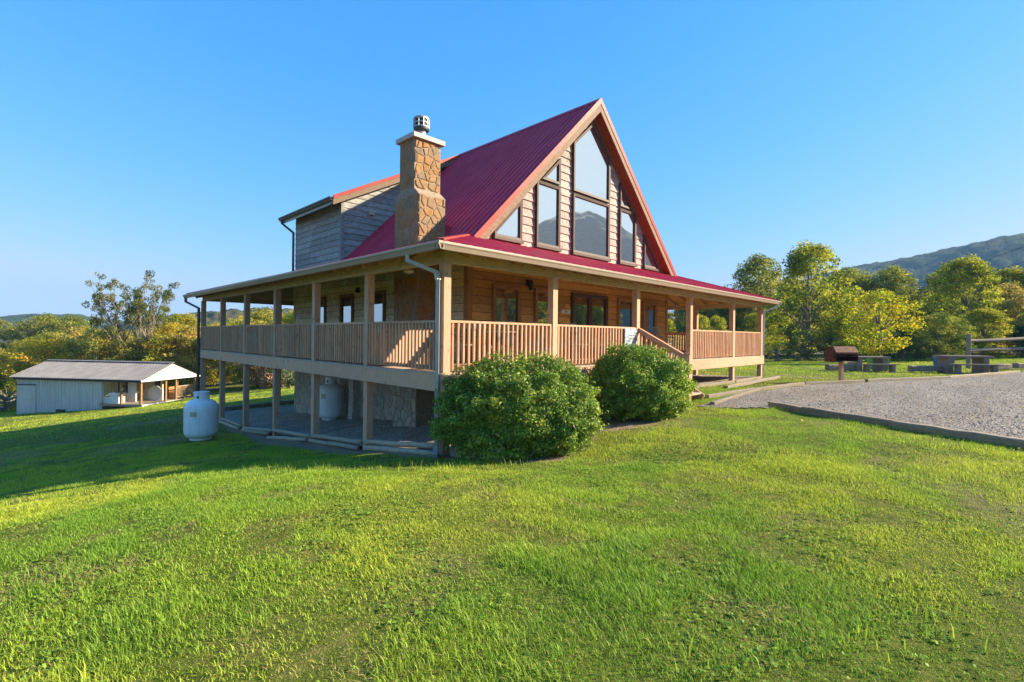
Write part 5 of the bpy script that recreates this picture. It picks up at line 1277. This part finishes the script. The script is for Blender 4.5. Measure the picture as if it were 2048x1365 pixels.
for k in range(10): plant('shrub', 'hedge_shrub', -24 + k * 1.9 + rg.uniform(-.5, .5), 45.5 + rg.uniform(-1, 1), rg.uniform(.8, 1.2), 'low yellow-green shrub along the wood edge behind the shed', 'shrubs along the wood edge')
for k in range(9): plant('shrub', 'hedge_shrub', -49 + k * 1.6, 38.5 + (k % 3) * .9, rg.uniform(.9, 1.3), 'low shrub beside the far end of the metal shed', 'shrubs beside the metal shed')

# the tall thin multi-stemmed tree behind the shed
rng = np.random.default_rng(77); segs = []; tips = []
def grow(p, d, L, r, lev):
    pts = [p]; k = 6
    for i in range(k):
        d = d + rng.normal(size=3) * .055 + np.array([0, 0, .035]); d = d / np.linalg.norm(d); pts.append(pts[-1] + d * L / k)
    segs.append((pts, [max(.014, r * (1 - .6 * i / k)) for i in range(k + 1)]))
    if lev == 0: tips.extend([pts[-1], pts[-2], pts[-3]]); return
    for j in range(4 if lev > 1 else 3):
        a = rng.random() * 6.28; q = pts[-1] if j == 0 else pts[rng.integers(3, k)]
        nd = d + np.array([math.cos(a), math.sin(a), .2]) * (.30 + .35 * rng.random()); grow(q, nd / np.linalg.norm(nd), L * (.5 + .2 * rng.random()), r * .55, lev - 1)
for s in range(7):
    a = s * .9; d = np.array([.27 * math.cos(a), .27 * math.sin(a), 1.0]); grow(np.array([.3 * math.cos(a), .3 * math.sin(a), -.3]), d / np.linalg.norm(d), 5.6 + .8 * rng.random(), .15, 2)
tips = np.array(tips); sel = tips[(rng.random(len(tips)) < .85)]
C = np.c_[sel + rng.normal(size=sel.shape) * .15, .24 + .34 * rng.random(len(sel))]
cr = crown_mesh('thin_crown', C, 120, .18, [(.15, .19, .05), (.24, .26, .06), (.34, .31, .07), (.11, .14, .04)], [4, 3, 2, 3], rng); tr = trunk_mesh('thin_trunk', segs, M['bark'])
TREES['thin'] = (tr, cr); plant('thin', 'thin_tree', -35.4, 47.0, 1.0, 'tall thin-leaved tree with many pale bare limbs behind the metal shed', None, rz=1.1, sx=.74)

# right-hand side: trees behind the porch, the maple and the wood under the mountain
G1 = 'trees beyond the grass on the right of the house'
for kind, name, X, Y, s, lb in [
    ('yellowgreen', 'walnut_tree', 25.6, 43, 1.02, 'tall yellow-green tree with open crown just past the porch end'), ('green', 'wood_tree', 28.4, 57, 1.06, 'tall dark-topped tree behind the yellow-green tree past the porch end'),
    ('maple', 'maple_tree', 24.0, 32.5, 1.0, 'round bright yellow maple on the grass behind the picnic table'), ('green', 'wood_tree', 41.0, 54, .86, 'spreading green tree behind the maple below the mountain'),
    ('yellowgreen', 'wood_tree', 39.2, 43.0, .86, 'yellow-tinged green tree behind the rail fence'), ('green', 'wood_tree', 44.8, 50, .84, 'green tree behind the rail fence post'),
    ('dark', 'wood_tree', 49.5, 46, 1.1, 'dark green tree standing at the end of the rail fence'), ('olive', 'wood_tree', 42.0, 40.5, .62, 'russet-tinged small tree above the fence rails'),
    ('yellowgreen', 'wood_tree', 47.5, 47.5, .82, 'yellow-green tree beside the dark tree at the fence end'), ('green', 'wood_tree', 50.0, 56.5, .92, 'green tree behind the dark tree at the fence end'), ('olive', 'wood_tree', 44.0, 44.0, .74, 'olive tree rising above the split rails'), ('green', 'wood_tree', 37.2, 55.0, .88, 'green tree rising behind the right side of the maple'),
    ('green', 'wood_tree', 53, 58, .98, 'green tree at the back of the wood under the mountain'), ('green', 'wood_tree', 35.6, 60, .72, 'green tree between the maple and the mountain foot')]:
    plant(kind, name, X, Y, s * (1.0 if 'maple' in name else 1.07), lb, None)
for k in range(8): plant(['green', 'yellowgreen', 'olive', 'green'][k % 4], 'wood_tree', 38 + k * 3.0, 60 + (k % 3) * 2.5, .80, ['green', 'yellow-green', 'olive', 'green'][k % 4] + ' tree at the back of the wood below the mountain', 'trees at the back of the wood below the mountain')
for k in range(7): plant(['green', 'yellowgreen', 'green'][k % 3], 'wood_tree', 20.5 + k * 2.1 * (1 if k % 2 else .9), 57 + (k % 3) * 3, .74 + .08 * (k % 3), ['green tree in the row behind the right porch', 'yellow-green tree in the row behind the right porch', 'green tree in the row behind the right porch'][k % 3], 'trees in the row behind the right porch')
for k in range(9): plant(['green', 'yellowgreen', 'olive'][k % 3], 'wood_tree', 4 + k * 3.6, 64 + (k % 2) * 4, .8, ['green tree of the wood seen through the porch', 'yellow-green tree of the wood seen through the porch', 'olive tree of the wood seen through the porch'][k % 3], 'trees of the wood seen through the porch')
for k in range(6): plant('yellowgreen', 'wood_tree', 12.5 + k * 2.6, 47 + (k % 2) * 2.5, .48, 'small yellow-green tree behind the porch end railing', 'small trees behind the porch end railing')
for k in range(12): plant('shrub', 'wood_shrub', 17 + k * 1.55 + rg.uniform(-.4, .4), 41 + rg.uniform(-1, 1.5), rg.uniform(.7, 1.1), 'low green shrub at the foot of the trees past the porch end', 'shrubs at the foot of the right-hand trees')
for k in range(8): plant(['yellowgreen', 'dark', 'green', 'yellowgreen'][k % 4], 'wood_shrub', 26.5 + k * 2.3, 36.5 + rg.uniform(-.6, 1.2), rg.uniform(.30, .42), ['yellow-green', 'dark green', 'mid-green', 'yellow-green'][k % 4] + ' bushy shrub behind the tables and fence', 'shrubs behind the tables and fence', sx=1.5)

# wood on the slope behind the photographer, mirrored in the gable windows
for k in range(16): plant(['green', 'yellowgreen', 'olive'][k % 3], 'wood_tree', 62 + (k % 4) * 7, -16 + k * 3.0, 1.1 + .1 * (k % 3), 'tree of the wood on the sunward slope mirrored in the gable windows', 'trees on the sunward slope', zoff=0)

# ------------------------------------------------------------------ hills and the mountain
def hill(name, az0, az1, r0, r1, prof, mat, label, bump, bs, na=260, nr=46, seed=0):
    "azimuth in degrees right of the view direction; prof(az) = crest height in metres; a full mound between r0 and r1"
    A = np.linspace(az0, az1, na); T = np.linspace(0, 1, nr); AA, TT = np.meshgrid(A, T); Rr = r0 + (r1 - r0) * TT
    bell = np.sin(np.pi * np.clip(TT * .92 + .04, 0, 1)) ** 1.25
    X = Rr * np.sin(np.radians(AA)); Y = Rr * np.cos(np.radians(AA)); x = CAM[0] + X * RT[0] + Y * FW[0]; y = CAM[1] + X * RT[1] + Y * FW[1]
    Z = -14 + (prof(AA) + 14) * bell * (1 + .22 * (fbm(x / (r1 - r0) * 5, y / (r1 - r0) * 5, seed, 4) - .5)) + bump * (fbm(x / bs, y / bs, seed + 7, 3) - .5) * np.minimum(1, bell * 3)
    i = (np.arange(nr - 1)[:, None] * na + np.arange(na - 1)[None, :]).ravel(); me = raw_mesh(name, np.stack([x, y, Z], -1).reshape(-1, 3), np.stack([i, i + 1, i + na + 1, i + na], 1), None, smooth=True)
    return tag(link_mesh(name, me, mat), label, 'hill', kind='structure')
ip = lambda xs, ys: (lambda a: np.interp(a, xs, ys))
hill('mountain', 24, 125, 560, 1250, ip([24, 30, 34, 39, 43, 46, 56, 66, 74, 80, 84, 90, 97, 106, 125], [34, 86, 101, 111, 123, 127, 134, 140, 170, 226, 212, 170, 190, 150, 60]), M['hill_forest'], 'wooded blue-grey mountain rising behind the trees on the right', 7, 9, 420, 80, 2)
hill('hill', -62, -34, 420, 800, ip([-62, -52, -47, -44, -41, -38, -34], [4, 8, 10, 15, 16, 10, 3]), M['hill_forest'], 'low dark wooded hill on the left horizon', 4, 9, 240, 40, 5)
hill('hill', -40, 4, 260, 520, ip([-40, -34, -31, -28, -24, -20, -10, 4], [2, 10, 13.5, 16.5, 18, 17, 12, 4]), M['hill_autumn'], 'autumn-coloured wooded hill seen through the porch', 6, 6, 420, 60, 8)
hill('hill', 0, 34, 300, 620, ip([0, 10, 20, 28, 34], [6, 14, 16, 14, 4]), M['hill_forest'], 'wooded hill behind the right-hand trees', 5, 9, 240, 40, 11)

# ------------------------------------------------------------------ the air between here and the mountain
t = NT('haze_air'); vol = t.node('ShaderNodeVolumePrincipled'); vol.inputs['Color'].default_value = (.32, .57, 1.0, 1); vol.inputs['Density'].default_value = HAZE
vol.inputs['Anisotropy'].default_value = .0; t.link(vol.outputs[0], t.out.inputs['Volume'])
hz = MB().box(-4700, 4700, -4700, 4700, -19, 330).build('haze', M['haze_air']); tag(hz, 'thin blue haze in the valley air', 'haze', kind='stuff')
